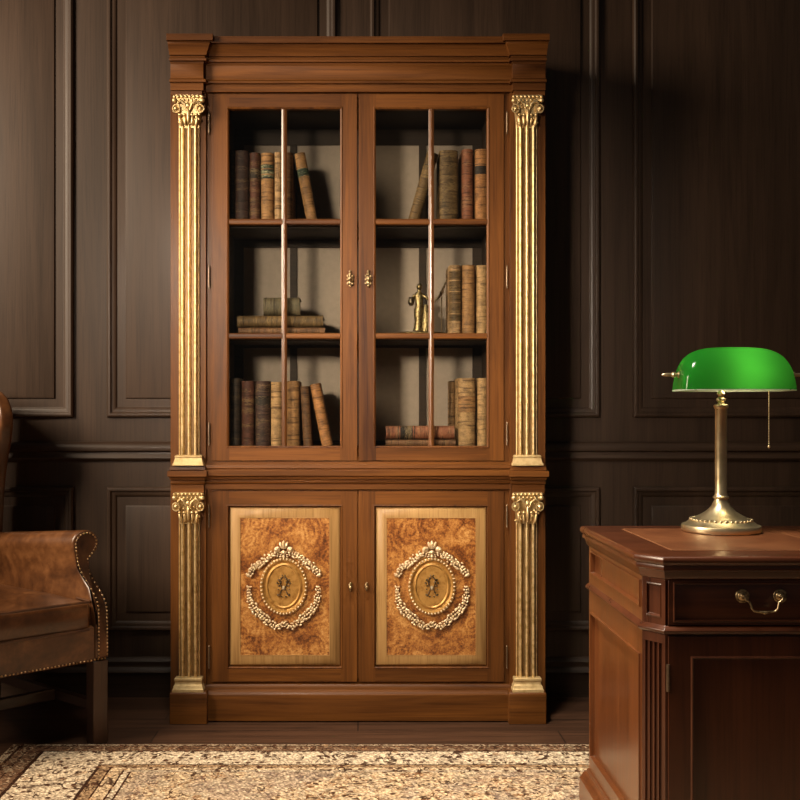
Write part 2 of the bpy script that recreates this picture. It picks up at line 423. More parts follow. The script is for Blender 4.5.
# ------------------------------------------------------------------ rug
rg = MB()
nx, ny = 60, 40
def rz(x, y): return .009 + .0012 * math.sin(x * 7.3 + y * 3.1) * math.sin(y * 9 + 1)
x0, x1, y0, y1 = RUG_X0, 2.4, 1.0, RUG_Y1
grid = [[rg.bm.verts.new((x0 + (x1 - x0) * i / nx - RUG_X0, y0 + (y1 - y0) * j / ny - RUG_Y1, .009)) for i in range(nx + 1)] for j in range(ny + 1)]
for j in range(ny):
    for i in range(nx): rg.bm.faces.new((grid[j][i], grid[j][i+1], grid[j+1][i+1], grid[j+1][i]))
ext = bmesh.ops.extrude_face_region(rg.bm, geom=list(rg.bm.faces))
for g in ext['geom']:
    if isinstance(g, bmesh.types.BMVert): g.co.z = .001
rug = root('area_rug', (RUG_X0, RUG_Y1, 0), 'worn beige and brown patterned rug lying in front of the bookcase', 'rug')
obj('pile', rg, M['rug'], rug, local=True, angle=30)
fr = MB()
for i in range(230):                                   # short overcast threads along the far edge
    x = .012 + i * .0152
    if x > x1 - RUG_X0: break
    fr.box(x, x + .009, -.001, .006 + random.random() * .004, .001, .0075)
obj('fringe', fr, M['fringe'], rug, local=True)

# ------------------------------------------------------------------ bookcase
cab = root('bookcase', (0, D, 0), 'tall cherry bookcase with glazed doors, gilt pilasters and burl lower doors', 'bookcase')
YF = D + .006                                          # face frame
BACK = D + .29
def P(px0, px1, Y): return (X(px0, Y), X(px1, Y))
def mirror_pairs(fn):
    for sgn in (1, -1): fn(sgn)
def msx(sgn, a, b):                                    # mirrored x range
    return (a, b) if sgn == 1 else (-b, -a)
XL = X(171, D)                                         # carcass half width (negative side)
XI = .470                                             # inner half width
ZT = Z(95); ZB = 0.0
# carcass sides, floor, top
sides = None
for sgn in (-1, 1):
    a, b = (XL, -XI) if sgn == -1 else (XI, -XL)
    obj('side_panel', MB().box(a, b, YF + .0195, BACK, .10, Z(40)), M['cab_z'], cab, bev=.001)
obj('back_board', MB().box(-XI, XI, BACK - .008, BACK, Z(461), Z(104)), M['linen'], cab, label='grey back board')
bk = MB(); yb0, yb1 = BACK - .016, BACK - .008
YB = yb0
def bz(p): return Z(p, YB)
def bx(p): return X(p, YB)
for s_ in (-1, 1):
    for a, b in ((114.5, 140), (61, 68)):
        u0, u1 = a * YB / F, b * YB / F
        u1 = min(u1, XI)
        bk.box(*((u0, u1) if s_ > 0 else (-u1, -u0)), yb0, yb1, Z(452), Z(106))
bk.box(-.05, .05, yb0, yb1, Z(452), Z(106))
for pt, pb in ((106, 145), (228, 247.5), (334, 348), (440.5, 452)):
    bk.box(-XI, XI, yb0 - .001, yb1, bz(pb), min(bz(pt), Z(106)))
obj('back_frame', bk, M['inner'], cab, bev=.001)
obj('interior_top', MB().box(-XI, XI, YF + .012, BACK, Z(107), Z(98)), M['inner'], cab)
shelf_z = {}
for k, (pt, pb) in enumerate(((219.5, 226), (333.5, 340))):
    obj('shelf', MB().box(-XI, XI, D + .034, BACK - .017, Z(pb), Z(pt)), M['inner'], cab, bev=.001)
    shelf_z[k] = Z(pt)
obj('bottom_shelf', MB().box(-XI, XI, YF + .012, BACK - .017, Z(458), Z(447.5)), M['cab_x'], cab)
shelf_z[2] = Z(447.5)
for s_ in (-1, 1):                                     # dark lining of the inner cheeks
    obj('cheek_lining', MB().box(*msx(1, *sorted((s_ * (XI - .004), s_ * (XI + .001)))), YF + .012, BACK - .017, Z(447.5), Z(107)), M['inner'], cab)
# face frame around the doors
ff = MB()
def fbox(a, b, t, bt, y0=YF, y1=YF + .02): ff.box(X(a, y0), X(b, y0), y0, y1, Z(bt, y0), Z(t, y0))
fbox(200, 214, 85, 690); fbox(502, 516, 85, 690); fbox(214, 502, 85, 98); fbox(214, 502, 457, 494); fbox(214, 502, 678, 694)
fbox(354, 362, 488, 682)
obj('face_frame', ff, M['cab_z'], cab, bev=.001)
obj('lower_bottom', MB().box(-XI, XI, YF + .02, BACK, Z(690), Z(682)), M['cab_x'], cab)

# cornice: a profile read down the photo (py, forward offset)
CORN = [(33.6, .070), (40.2, .068), (41.0, .052), (43.5, .052), (44.5, .050), (48, .044), (52, .036), (55.4, .032), (56.2, .022), (58, .022), (58.6, .032), (61, .031), (61.8, .018), (64, .016), (65, .014), (79, .014), (80, .028), (82.4, .028), (83.2, .014), (91, .014), (91.4, .006)]
cy = D - .002
prof = [(o, Z(p + (2.6 if p < 42 else .8), cy - o)) for p, o in CORN]
prof = [(-.03, prof[0][1])] + prof + [(-.03, prof[-1][1])]
obj('cornice', MB().plan_sweep([(X(203), cy), (X(513), cy)], prof), M['cab_x'], cab, bev=.0008)
def cornice_block(sgn):
    yb = D - .026
    pr = [(o * .9, Z(p - .9, yb - o)) for p, o in CORN]
    pr += [(.004, Z(95.5, yb))]
    pr = [(0, pr[0][1])] + pr + [(0, pr[-1][1])]
    a, b = X(171.5, yb), X(201, yb) 
    mb = MB()
    # the outer side is nearly flat, the inner side returns
    secs = []
    for (x, y, fx, fy) in ((a, D + .28, -.10, 0), (a, yb, -.10, 1), (b, yb, .80, 1), (b, D + .02, .80, 0)):
        secs.append([(x + o * fx, y - o * fy, z) for o, z in pr])
    if sgn > 0: secs = [[(-x, y, z) for x, y, z in s] for s in secs]
    mb.loft(secs, caps=False, closed=False)
    c = [(a - .001, yb + .002, 0), (b + .001, D + .26, 0)]
    xa, xb = sorted((c[0][0] * (-sgn if sgn > 0 else 1), c[1][0] * (-sgn if sgn > 0 else 1)))
    mb.box(xa, xb, yb + .001, D + .28, pr[-1][1], pr[0][1] - .0005)
    obj('cornice_block', mb, M['cab_x'], cab, bev=.0008)
mirror_pairs(lambda s: cornice_block(1 if s > 0 else -1))
obj('cornice_top', MB().box(X(172), X(544), D + .0, D + .28, Z(44), Z(37)), M['cab_x'], cab)

# waist moulding
WAIST = [(462, .006), (464.0, .006), (464.6, .022), (468.4, .024), (468.8, .018), (469.8, .018), (470.4, .042), (476, .042), (476.8, .026), (479.0, .024), (479.6, .012), (481, .012), (481.6, .020), (483, .018), (484, .008), (489.5, .008)]
wy = D + .0
pr = [(-.03, Z(462, wy))] + [(o * .75, Z(p, wy - o)) for p, o in WAIST] + [(-.03, Z(489.5, wy))]
obj('waist_moulding', MB().plan_sweep([(X(205), wy), (X(511), wy)], pr), M['cab_x'], cab, bev=.0008)
def waist_block(sgn):
    yb = D - .018
    pr = [(max(.0, o - .010) * .9, Z(p + (1.8 if p < 470 else .9), yb - o)) for p, o in WAIST]
    z_lo = Z(493, yb)
    pr = [(0, pr[0][1])] + pr + [(0, z_lo)]
    a, b = X(171.5, yb), X(204, yb)
    secs = [[(x + o * fx, y - o * fy, z) for o, z in pr] for (x, y, fx, fy) in ((a, D + .25, -.35, 0), (a, yb, -.35, 1), (b, yb, .5, 1), (b, D + .02, .5, 0))]
    if sgn > 0: secs = [[(-x, y, z) for x, y, z in s] for s in secs]
    mb = MB().loft(secs, caps=False, closed=False)
    xa, xb = (a, b) if sgn < 0 else (-b, -a)
    mb.box(xa, xb, yb + .001, D + .25, z_lo, pr[0][1])
    obj('waist_block', mb, M['cab_x'], cab, bev=.0008)
for s_ in (-1, 1): waist_block(s_)

# plinth
pl = [(-.03, Z(684))] + [(.004, Z(684)), (.010, Z(686)), (.012, Z(689)), (.022, Z(690.5)), (.028, Z(693)), (.028, .004), (-.03, .004)]
obj('plinth', MB().plan_sweep([(X(204), D), (X(512), D)], pl), M['cab_x'], cab, bev=.001)
for s_ in (-1, 1):
    yb = D - .052
    a, b = sorted((s_ * abs(X(169.5, yb)), s_ * abs(X(207, yb))))
    zt = Z(692, yb)
    mb = MB().loft([[(a, yb, 0.0), (b, yb, 0.0), (b, D + .02, 0.0), (a, D + .02, 0.0)], [(a, yb, zt - .008), (b, yb, zt - .008), (b, D + .02, zt - .008), (a, D + .02, zt - .008)],
                    [(a + .004, yb + .006, zt), (b - .004, yb + .006, zt), (b - .004, D + .02, zt), (a + .004, D + .02, zt)]])
    obj('pilaster_foot', mb, M['cab_x'], cab, bev=.002)
    a, b = sorted((s_ * abs(X(172, D)), s_ * (XI)))
    obj('base_side', MB().box(a, b, D + .02, BACK, .002, .12), M['cab_x'], cab)

# pilasters: wooden backing > gilt reeded shaft, capital and base
def capital(mb, cx, zt, zb, w, y):
    """leafy capital on a bell, beads along the top and a volute at each side"""
    h = zt - zb
    sec = lambda z, hw, d: [(cx - hw, y, z), (cx + hw, y, z), (cx + hw * .9, y - d, z), (cx - hw * .9, y - d, z)]
    mb.loft([sec(zb, w * .36, .012), sec(zb + h * .35, w * .38, .014), sec(zb + h * .7, w * .43, .020), sec(zb + h * .88, w * .47, .026), sec(zt, w * .48, .028)])
    rnd = random.Random(int(cx * 1000) + int(zt * 100))
    for i in range(8):
        u = (i / 7 - .5) * .92 * w
        mb.blob((cx + u, y - .028, zt - .006), (.0062, .006, .0058))
        if i < 7: mb.blob((cx + u + .0055, y - .026, zt - .018), (.004, .005, .006), roty(rnd.uniform(-.6, .6)), 1)
    for sg in (-1, 1):
        vx = cx + sg * w * .40
        mb.blob((vx, y - .024, zt - h * .44), (.0125, .008, .0145)); mb.blob((vx + sg * .001, y - .033, zt - h * .44), (.0066, .006, .0075)); mb.tube([(vx + .0118 * math.cos(2*PI*i/18), y - .031, zt - h * .44 + .0140 * math.sin(2*PI*i/18)) for i in range(18)], .0030, 6, closed=True)
        mb.blob((vx + sg * w * .06, y - .026, zt - h * .17), (.009, .009, .009))
        mb.tube([(cx + sg * .004, y - .028, zb + h * .5), (cx + sg * .012, y - .032, zb + h * .70), (cx + sg * .026, y - .034, zb + h * .80), (cx + sg * .036, y - .033, zb + h * .72)], [.004, .005, .005, .003], 8)
        for j in range(2):
            mb.blob((cx + sg * (.013 + .016 * j), y - .021, zb + h * (.24 - .03 * j)), (.0062, .009, h * .2), roty(sg * .12 * (j + .5)))
            mb.blob((cx + sg * (.013 + .016 * j), y - .031, zb + h * .37), (.0055, .005, .0055))
        for j in range(7):
            mb.blob((cx + sg * rnd.uniform(.006, w * .40), y - .024, zb + h * rnd.uniform(.1, .85)), (rnd.uniform(.003, .005), .006, rnd.uniform(.004, .007)), roty(rnd.uniform(-1, 1)), 1)
    mb.blob((cx, y - .026, zb + h * .36), (.0065, .010, h * .30)); mb.blob((cx, y - .030, zb + h * .66), (.009, .007, .010))
def pilaster(sgn, lvl):
    zt, zc, zs, zb, zw0, zw1 = ((95.5, 127, 455, 465.6, 90, 470), (492.5, 524, 677.5, 691.5, 480, 694))[lvl]
    y = D - .008
    a, b = sorted((sgn * abs(X(170.5, y)), sgn * abs(X(206, y))))
    cx = sgn * abs(X(188.6, D - .03))
    wd = obj('pilaster', MB().box(a, b, y, D + .03, Z(zw1), Z(zw0)), M['cab_z'], cab, bev=.001)
    # reeded shaft
    hw = .0370
    obj('shaft', MB().box(cx - hw, cx + hw, y - .005, y + .002, Z(zs + 1), Z(zc - 6)), M['gold_ground'], wd, bev=.001, label='dull gold shaft ground')
    mb = MB()
    for u in (-.0225, 0, .0225):
        mb.prism_z([(cx + u - .0068 * math.cos(PI * i / 10), y - .004 - .015 * math.sin(PI * i / 10)) for i in range(11)], Z(zs + 1), Z(zc - 6))
    for u in (-.0345, .0345):
        mb.prism_z([(cx + u - .0026 * math.cos(PI * i / 6), y - .004 - .005 * math.sin(PI * i / 6)) for i in range(7)], Z(zs + 1), Z(zc - 6))
    obj('reeding', mb, M['gold'], wd, angle=50, label='bright gilt reeds')
    mb = MB(); capital(mb, cx, Z(zt, D - .03), Z(zc, D - .03), .104, y)
    obj('capital', mb, M['gold'], wd, angle=60, label='gilt leaf capital')
    h = Z(zs, D - .03) - Z(zb, D - .03); z0 = Z(zb, D - .03)
    w0, w1 = (.054, .046) if lvl == 0 else (.054, .046)
    ring = lambda hw_, d, z: [(cx - hw_, y + .002, z), (cx - hw_, y - d, z), (cx + hw_, y - d, z), (cx + hw_, y + .002, z)]
    if lvl == 0: st = [(w0, .036, 0), (w0, .036, .12), (w0 - .004, .033, .3), (w1, .029, .75), (w1 + .001, .031, .80), (w1 + .001, .031, .92), (w1 - .003, .026, 1)]
    else: st = [(w0, .040, 0), (w0, .040, .22), (w0 - .003, .037, .30), (w0 - .003, .036, .42), (w1 + .001, .031, .55), (w1, .030, .72), (w1 + .002, .032, .78), (w1 + .002, .032, .95), (w1, .028, 1)]
    obj('pilaster_base', MB().loft([ring(p, q, z0 + h * t) for p, q, t in st]), M['gold_matte'], wd, bev=.001, label='gilt moulded base')
for s_ in (-1, 1):
    for l_ in (0, 1): pilaster(s_, l_)

# doors
FR = lambda y: (lambda u, v, o: (u, y - o, v))
def hinge(parent, x, py):
    z = Z(py)
    mb = MB().tube([(x, D - .004, z - .034), (x, D - .004, z + .034)], .0030, 10)
    for dz in (-.037, .037): mb.blob((x, D - .004, z + dz), (.0028, .0028, .0045), None, 1)
    for dz in (-.017, 0, .017): mb.tube([(x, D - .004, z + dz - .001), (x, D - .004, z + dz + .001)], .0036, 10)
    obj('hinge', mb, M['hinge'], parent)
def ornate_pull(parent, px, py, big):
    x, z, y = X(px, D - .01), Z(py, D - .01), D
    mb = MB()
    s = 1.0 if big else .62
    if big:
        mb.blob((x, y - .001, z), (.010, .004, .027))
        for dz, r in ((.025, .0052), (.015, .0062), (-.015, .0062), (-.025, .0050)): mb.blob((x, y - .006, z + dz), (r, .006, r))
        for sg in (-1, 1):
            for dz in (.009, -.004, -.017): mb.blob((x + sg * .0085, y - .006, z + dz), (.0045, .005, .0055), roty(sg * .5))
    else:
        mb.blob((x, y - .001, z), (.0075, .004, .013))
        for dz in (.011, -.011): mb.blob((x, y - .005, z + dz), (.004, .005, .005))
    mb.tube([(x, y, z), (x, y - .013, z)], .0045, 10); mb.blob((x, y - .018, z - .001), (.0080 * (1 if big else .8), .0075, .0085))
    obj('door_knob', mb, M['pull'], parent, angle=60)
def glazed_door(sgn):
    xo, xi = X(212), X(357.3)                          # outer, meeting edge (left door)
    go, gi = X(229), X(340.2)
    if sgn > 0: xo, xi, go, gi = -xi + .0, -xo, -gi, -go
    else: pass
    z0, z1, g0, g1 = Z(461), Z(93.5), Z(446), Z(109)
    mb = MB().rings([(xo, xi, z0, z1, -.022), (xo, xi, z0, z1, -.001), (xo + .001, xi - .001, z0 + .001, z1 - .001, 0), (go - .008, gi + .008, g0 - .008, g1 + .008, 0),
                     (go - .005, gi + .005, g0 - .005, g1 + .005, .003), (go - .0055, gi + .0055, g0 - .003, g1 + .003, .002), (go, gi, g0, g1, -.0015), (go, gi, g0, g1, -.022), (xo, xi, z0, z1, -.022)], fill=False, fn=FR(D))
    dr = obj('glazed_door', mb, M['cab_z'], cab, bev=.0008)
    # rails carry their own sideways grain
    for t, b in ((94.5, 107), (447.6, 460)):
        obj('door_rail', MB().box(go + .001, gi - .001, D - .0006, D + .004, Z(b), Z(t)), M['cab_x'], dr)
    cx = (X(284.2) if sgn < 0 else X(431.4))
    def bar(u0, u1, v0, v1, vert):
        if vert: return MB().prism_z([(u0, D + .016), (u0, D + .0035), (u0 + .0078, D - .001), (u1 - .0078, D - .001), (u1, D + .0035), (u1, D + .016)], v0, v1)
        m = MB(); pr = [(D + .016, v0), (D + .004, v0), (D, v0 + .003), (D - .002, (v0 + v1) / 2), (D, v1 - .003), (D + .004, v1), (D + .016, v1)]
        return m.loft([[(u0, y, z) for y, z in pr], [(u1, y, z) for y, z in pr]])
    hwv = .0092
    obj('glazing_bar', bar(cx - hwv, cx + hwv, g0, g1, True), M['cab_bar'], dr)
    zc = [Z(221.6), Z(336)]
    for zz in zc:
        obj('glazing_bar', bar(go, cx - hwv * .7, zz - .0105, zz + .0105, False), M['cab_x'], dr)
        obj('glazing_bar', bar(cx + hwv * .7, gi, zz - .0105, zz + .0105, False), M['cab_x'], dr)
    zs = [g0, zc[1], zc[0], g1]
    for i in range(3):
        for a, b in ((go, cx), (cx, gi)):
            obj('glass_pane', MB().box(a, b, D + .0175, D + .0205, zs[i], zs[i + 1]), M['glass'], dr, smooth=False)
    for py in (123, 277, 434): hinge(dr, sgn * abs(X(209.2)), py)
    ornate_pull(dr, 350.2 if sgn < 0 else 368.4, 278.5, True)
for s_ in (-1, 1): glazed_door(s_)

def garland(mb, pts, y, r0, r1, rnd, step=.0098):
    """a festoon: leaves and berries strung along a line"""
    P_ = [Vector(p) for p in pts]; d = 0
    seg = [(a, b, (b - a).length) for a, b in zip(P_, P_[1:])]
    tot = sum(s[2] for s in seg); k = int(tot / step)
    for i in range(k + 1):
        t = i / k * tot; acc = 0
        for a, b, l in seg:
            if t <= acc + l + 1e-9: break
            acc += l
        p = a.lerp(b, min(1, (t - acc) / l)); ang = math.atan2(b.y - a.y, b.x - a.x)
        r = r0 + (r1 - r0) * math.sin(PI * i / k)
        nx_, nz_ = -math.sin(ang), math.cos(ang)
        mb.blob((p.x, y - .006, p.y), (r * rnd.uniform(.45, .9), .005, r * rnd.uniform(.45, .9)), None, 1)
        for sg in (-1, 1):
            o = r * rnd.uniform(.5, 1.6) * sg
            mb.blob((p.x + nx_ * o, y - .005 - rnd.random() * .003, p.y + nz_ * o), (r * rnd.uniform(.5, 1.25), .0045, r * rnd.uniform(.4, .65)), roty(-ang + rnd.uniform(-.9, .9)), 1)
def panel_door(sgn):
    xo, xi, go, gi = X(212), X(357.3), X(228.5), X(341)
    if sgn > 0: xo, xi, go, gi = -xi, -xo, -gi, -go
    z0, z1, g0, g1 = Z(682), Z(490.5), Z(667), Z(506.5)
    mb = MB().rings([(xo, xi, z0, z1, -.022), (xo, xi, z0, z1, -.001), (xo + .001, xi - .001, z0 + .001, z1 - .001, 0), (go - .006, gi + .006, g0 - .006, g1 + .006, 0),
                     (go - .003, gi + .003, g0 - .003, g1 + .003, .002), (go, gi, g0, g1, -.001), (go, gi, g0, g1, -.010)], fn=FR(D))
    dr = obj('panel_door', mb, M['cab_z'], cab, bev=.0008)
    for t, b in ((491.5, 504.5), (669, 681)):
        obj('door_rail', MB().box(go + .001, gi - .001, D - .0006, D + .004, Z(b), Z(t)), M['cab_x'], dr)
    e = .0045
    k = 10.2 * D / F
    a0, a1, c0, c1 = go + e, gi - e, g0 + e, g1 - e
    yb = D + .010
    obj('panel_banding', MB().rings([(a0, a1, c0, c1, .001), (a0 + .006, a1 - .006, c0 + .006, c1 - .006, .006), (a0 + k, a1 - k, c0 + k, c1 - k, .007), (a0 + k, a1 - k, c0 + k, c1 - k, .001)], fill=False, fn=FR(yb)), M['band'], dr, label='pale banded border')
    st = MB().rings([(a0 + k - .0012, a1 - k + .0012, c0 + k - .0012, c1 - k + .0012, .0065), (a0 + k - .001, a1 - k + .001, c0 + k - .001, c1 - k + .001, .0080), (a0 + k + .001, a1 - k - .001, c0 + k + .001, c1 - k - .001, .0080), (a0 + k + .0012, a1 - k - .0012, c0 + k + .0012, c1 - k - .0012, .0060)], fill=False, fn=FR(yb))
    obj('inlay_line', st, M['band'], dr)
    obj('burl_panel', MB().rings([(a0 + k, a1 - k, c0 + k, c1 - k, .0015), (a0 + k, a1 - k, c0 + k, c1 - k, .0062)], fn=FR(yb)), M['burl'], dr, label='figured burl centre panel')
    # oval medallion
    s = D / F; cx = X(283.7) if sgn < 0 else X(431.9); cz = Z(586.3); y = D + .0038
    mb = MB(); NN = 56
    stp = [(24.0, 28.8, 0), (23.4, 28.2, .006), (21.2, 26.0, .008), (20.4, 25.2, .004), (18.6, 23.2, .002), (17.8, 22.4, .005), (16.4, 21.2, .006), (15.4, 20.2, .003), (.05, .05, .0035)]
    mb.loft([[(cx + a * s * math.cos(2*PI*i/NN), y - o, cz + b * s * math.sin(2*PI*i/NN)) for i in range(NN)] for a, b, o in stp])
    obj('medallion', mb, M['gold_deep'], dr, label='gilt oval medallion')
    mb = MB()
    for i in range(44):
        t = 2 * PI * i / 44
        mb.blob((cx + 22.5 * s * math.cos(t), y - .0085, cz + 27.4 * s * math.sin(t)), (.0052, .004, .0036), roty(-t), 1)
    obj('bead_rim', mb, M['gold_old'], dr, angle=60)
    mb = MB(); rnd = random.Random(3)
    for sg in (-1, 1):
        for (u, v, r) in ((2.5, 8, 1.6), (5, 6.5, 1.8), (6.2, 3.2, 1.7), (4.6, .5, 1.6), (3, 4.2, 1.7), (5.4, -8.6, 2.0), (3.2, -6.2, 1.5), (2.2, -10.2, 1.4), (5.4, -3, 1.2), (1.5, 11, 1.2)):
            mb.blob((cx + sg * u * s, y - .0055, cz + v * s), (r * s * .8, .004, r * s * .55), roty(sg * rnd.uniform(-1, 1)), 1)
        mb.tube([(cx + sg * .6 * s, y - .005, cz + 10 * s), (cx + sg * 4.2 * s, y - .006, cz + 5 * s), (cx + sg * 1.4 * s, y - .006, cz - 2 * s), (cx + sg * 4.6 * s, y - .005, cz - 9.5 * s)], .0018, 6)
    obj('emblem', mb, M['bronze'], dr, label='dark bronze floral emblem')
    obj('emblem_pearl', MB().blob((cx, y - .006, cz - 1.6 * s), (1.5 * s, .004, 2.4 * s)), M['paper'], dr, label='small white cameo')
    # crest and swag
    rnd = random.Random(11)
    def q(u, v): return (cx + u * s, cz + v * s)
    mb = MB()
    for sg in (-1, 1):
        garland(mb, [q(sg * 3, 31.5), q(sg * 9, 33), q(sg * 15, 30), q(sg * 20, 24.5), q(sg * 27, 21.5), q(sg * 32, 17), q(sg * 35, 11.5)], y, .0060, .0088, rnd)
        mb.blob((cx + sg * 6.6 * s, y - .008, cz + 37 * s), (.012, .006, .010), roty(sg * .5)); mb.blob((cx + sg * 7.6 * s, y - .013, cz + 37 * s), .005)
        mb.blob((cx + sg * 2.6 * s, y - .008, cz + 41 * s), (.0055, .006, .014), roty(sg * .35))
        mb.blob((cx + sg * 35.5 * s, y - .006, cz + 11.2 * s), (.007, .005, .007))
    mb.blob((cx, y - .009, cz + 41.5 * s), (.0062, .007, .016)); mb.blob((cx, y - .010, cz + 34 * s), (.009, .006, .008)); mb.blob((cx, y - .008, cz + 30 * s), (.006, .006, .006))
    obj('crest_garland', mb, M['gold_old'], dr, angle=60)
    mb = MB()
    for sg in (-1, 1):
        garland(mb, [q(sg * 34.5, -.5), q(sg * 35, -8), q(sg * 32.5, -16), q(sg * 27, -25.5), q(sg * 20, -31), q(sg * 14, -36.5), q(sg * 7.5, -41), q(sg * 3, -39), q(sg * .8, -36.5)], y, .0055, .0085, rnd)
    obj('swag_garland', mb, M['gold_old'], dr, angle=60)
    for py in (516, 657): hinge(dr, sgn * abs(X(209.2)), py)
    ornate_pull(dr, 350.3 if sgn < 0 else 366.6, 587, False)
for s_ in (-1, 1): panel_door(s_)

# ------------------------------------------------------------------ books
def cross(w, d, g=0.0, r=.006):
    """plan of a book cover: rounded spine towards -y"""
    pts = []
    for i in range(9):
        t = -1 + 2 * i / 8
        pts.append((w / 2 + t * (w / 2 + g), -g * 1.3 + (1 - math.sqrt(max(0, 1 - t * t * .97))) * min(.016, w * .42)))
    return pts
def make_book(label, w, h, d, mat, m4, group=None, bands=(.16, .3, .46, .62, .78), lab=None, labmat=None, cat='book', name='book'):
    b = root(name, None, label, cat, group=group, mat=m4)
    pts = cross(w, d); t = min(.0035, w * .2)
    mb = MB()
    outer = [(0, d)] + pts + [(w, d)]
    inner = [(w - t, d)] + [(w - t, .012), (t, .012)] + [(t, d)]
    # cover as spine strip and two boards
    mb.prism_z(pts + [(w, .018), (0, .018)], 0, h)
    mb.box(0, t, .013, d, 0, h); mb.box(w - t, w, .013, d, 0, h)
    for f in bands:
        ring = cross(w, d, .0011)
        hh = .0022 if w > .03 else .0016
        mb.prism_z(ring + [(w, .0165), (0, .0165)], f * h - hh, f * h + hh)
    obj('cover', mb, mat, b, local=True, angle=50)
    obj('page_block', MB().box(t * .8, w - t * .8, .019, d - .004, .003, h - .004), M['paper'], b, local=True)
    if lab:
        ring = cross(w, d, .0006)
        obj('title_label', MB().prism_z(ring + [(w - .001, .0165), (.001, .0165)], lab[0] * h, lab[1] * h), labmat, b, local=True, angle=50)
    return b
YBK = D + .05
BM = {
 'black': book_leather('calf_black', (.030, .018, .012), amount=.12),
 'plum': book_leather('calf_plum', (.050, .024, .018), amount=.25),
 'red': book_leather('calf_red', (.085, .030, .018), amount=.35),
 'tan': book_leather('calf_tan', (.27, .135, .052), (.11, .05, .022), .5),
 'pale': book_leather('calf_pale', (.34, .20, .095), (.10, .045, .02), .7),
 'olive': book_leather('calf_olive', (.105, .060, .024), (.27, .17, .07), .5),
 'rust': book_leather('calf_rust', (.20, .070, .035), (.36, .2, .1), .45),
 'amber': book_leather('calf_amber', (.33, .145, .052), (.14, .06, .024), .6),
 'brown': book_leather('calf_brown', (.13, .060, .027), (.27, .155, .068), .4),
 'sand': book_leather('calf_sand', (.35, .205, .092), (.16, .085, .035), .5),
 'moss': book_leather('calf_moss', (.080, .062, .035), (.14, .10, .055), .4),
}
LAB = {'green': book_leather('label_green', (.022, .035, .020), (.40, .36, .22), .7), 'black': book_leather('label_black', (.022, .014, .010), (.30, .2, .1), .5), 'red': book_leather('label_red', (.09, .02, .014), (.4, .26, .1), .6)}
def upright(label, px0, px1, ptop, row, mat, group, Y=YBK, d=.15, **kw):
    x0, x1 = X(px0, Y), X(px1, Y); z0 = shelf_z[row] + .0006
    return make_book(label, x1 - x0 - .0012, Z(ptop, Y) - z0, d, mat, Matrix.Translation((x0 + .0006, Y, z0)), group, **kw)
def leaning(label, pxb, w_px, pxt, ptop, row, mat, group, left=True, Y=YBK, d=.14, **kw):
    z0 = shelf_z[row] + .001; xb = X(pxb, Y); xt = X(pxt, Y); zt = Z(ptop, Y)
    w = w_px * Y / F; h = math.hypot(xt - xb, zt - z0)
    ang = math.atan2(xt - xb, zt - z0)                 # lean about the foot
    m4 = Matrix.Translation((xb, Y, z0)) @ Matrix.Rotation(ang, 4, 'Y')
    if not left: m4 = m4 @ Matrix.Translation((-w, 0, 0))
    return make_book(label, w, h, d, mat, m4, group, **kw)
def lying(label, px0, px1, pt, pb, row, mat, group, Y=YBK, d=.15, z0=None, **kw):
    x0, x1 = X(px0, Y), X(px1, Y); za = z0 if z0 is not None else shelf_z[row] + .0016
    th = (pb - pt) * Y / F
    m4 = Matrix.Translation((x0, Y, za + th)) @ Matrix.Rotation(PI / 2, 4, 'Y')   # height axis now runs along +x
    make_book(label, th, x1 - x0, d, mat, m4, group, **kw)
    return za + th + .0026
G1, G2, G3, G4, G5, G6 = ('books on the top shelf behind the left door', 'books on the top shelf behind the right door', 'books lying on the middle shelf', 'upright books on the middle shelf', 'books on the bottom shelf behind the left door', 'books on the bottom shelf behind the right door')
upright('slim near-black book against the left cheek of the top shelf', 229.6, 234.4, 150.6, 0, BM['black'], G1)
upright('thick dark brown book second from the left on the top shelf', 234.4, 248.5, 150.3, 0, BM['plum'], G1)
upright('dark red book with gilt lines left of the green-labelled book', 249, 260, 152.4, 0, BM['red'], G1, lab=(.62, .78), labmat=LAB['black'])
upright('tan book with a green title label, top shelf', 260.5, 273.6, 152.7, 0, BM['tan'], G1, lab=(.62, .84), labmat=LAB['green'], bands=(.62, .69, .77, .84))
upright('slim pale tan book just left of the top left glazing bar', 274.3, 282, 152, 0, BM['pale'], G1)
upright('slim grey brown book half behind the top left glazing bar', 283.2, 293, 152.4, 0, BM['brown'], G1)
leaning('tan book leaning left on the top shelf behind the left door', 306.6, 10.8, 294.0, 153.6, 0, BM['tan'], G1, lab=(.66, .78), labmat=LAB['green'])
leaning('olive brown book leaning right on the top shelf', 419.3, 11.5, 438.6, 154, 0, BM['olive'], G2, left=False)
upright('thick dark olive book on the top shelf behind the right door', 439.5, 458.5, 150, 0, BM['olive'], G2)
upright('red brown book between the olive and amber books, top shelf', 462, 473.6, 149, 0, BM['rust'], G2)
upright('amber book with a dark label at the right end of the top shelf', 475, 488.2, 149, 0, BM['amber'], G2, lab=(.66, .80), labmat=LAB['black'])
z = lying('thin brown book lying lowest of the middle shelf stack', 238, 325, 326, 332.8, 1, BM['brown'], G3, d=.17)
z = lying('long brown book lying in the middle of the middle shelf stack', 237, 323, 314.2, 325.4, 1, BM['olive'], G3, d=.16, z0=z, bands=(.03, .35, .66, .97))
lying('short thick moss green book topmost on the middle shelf stack', 263.2, 299.6, 296, 313.4, 1, BM['moss'], G3, d=.12, z0=z, bands=(.08, .92))
upright('pale book with dark blotched spine beside the statuette', 449.4, 461.4, 265, 1, BM['pale'], G4, lab=(.2, .92), labmat=LAB['red'] if False else BM['olive'])
upright('tan banded book in the middle of three on the middle shelf', 462.2, 475.4, 265, 1, BM['tan'], G4, bands=(.66, .71, .76, .81, .2))
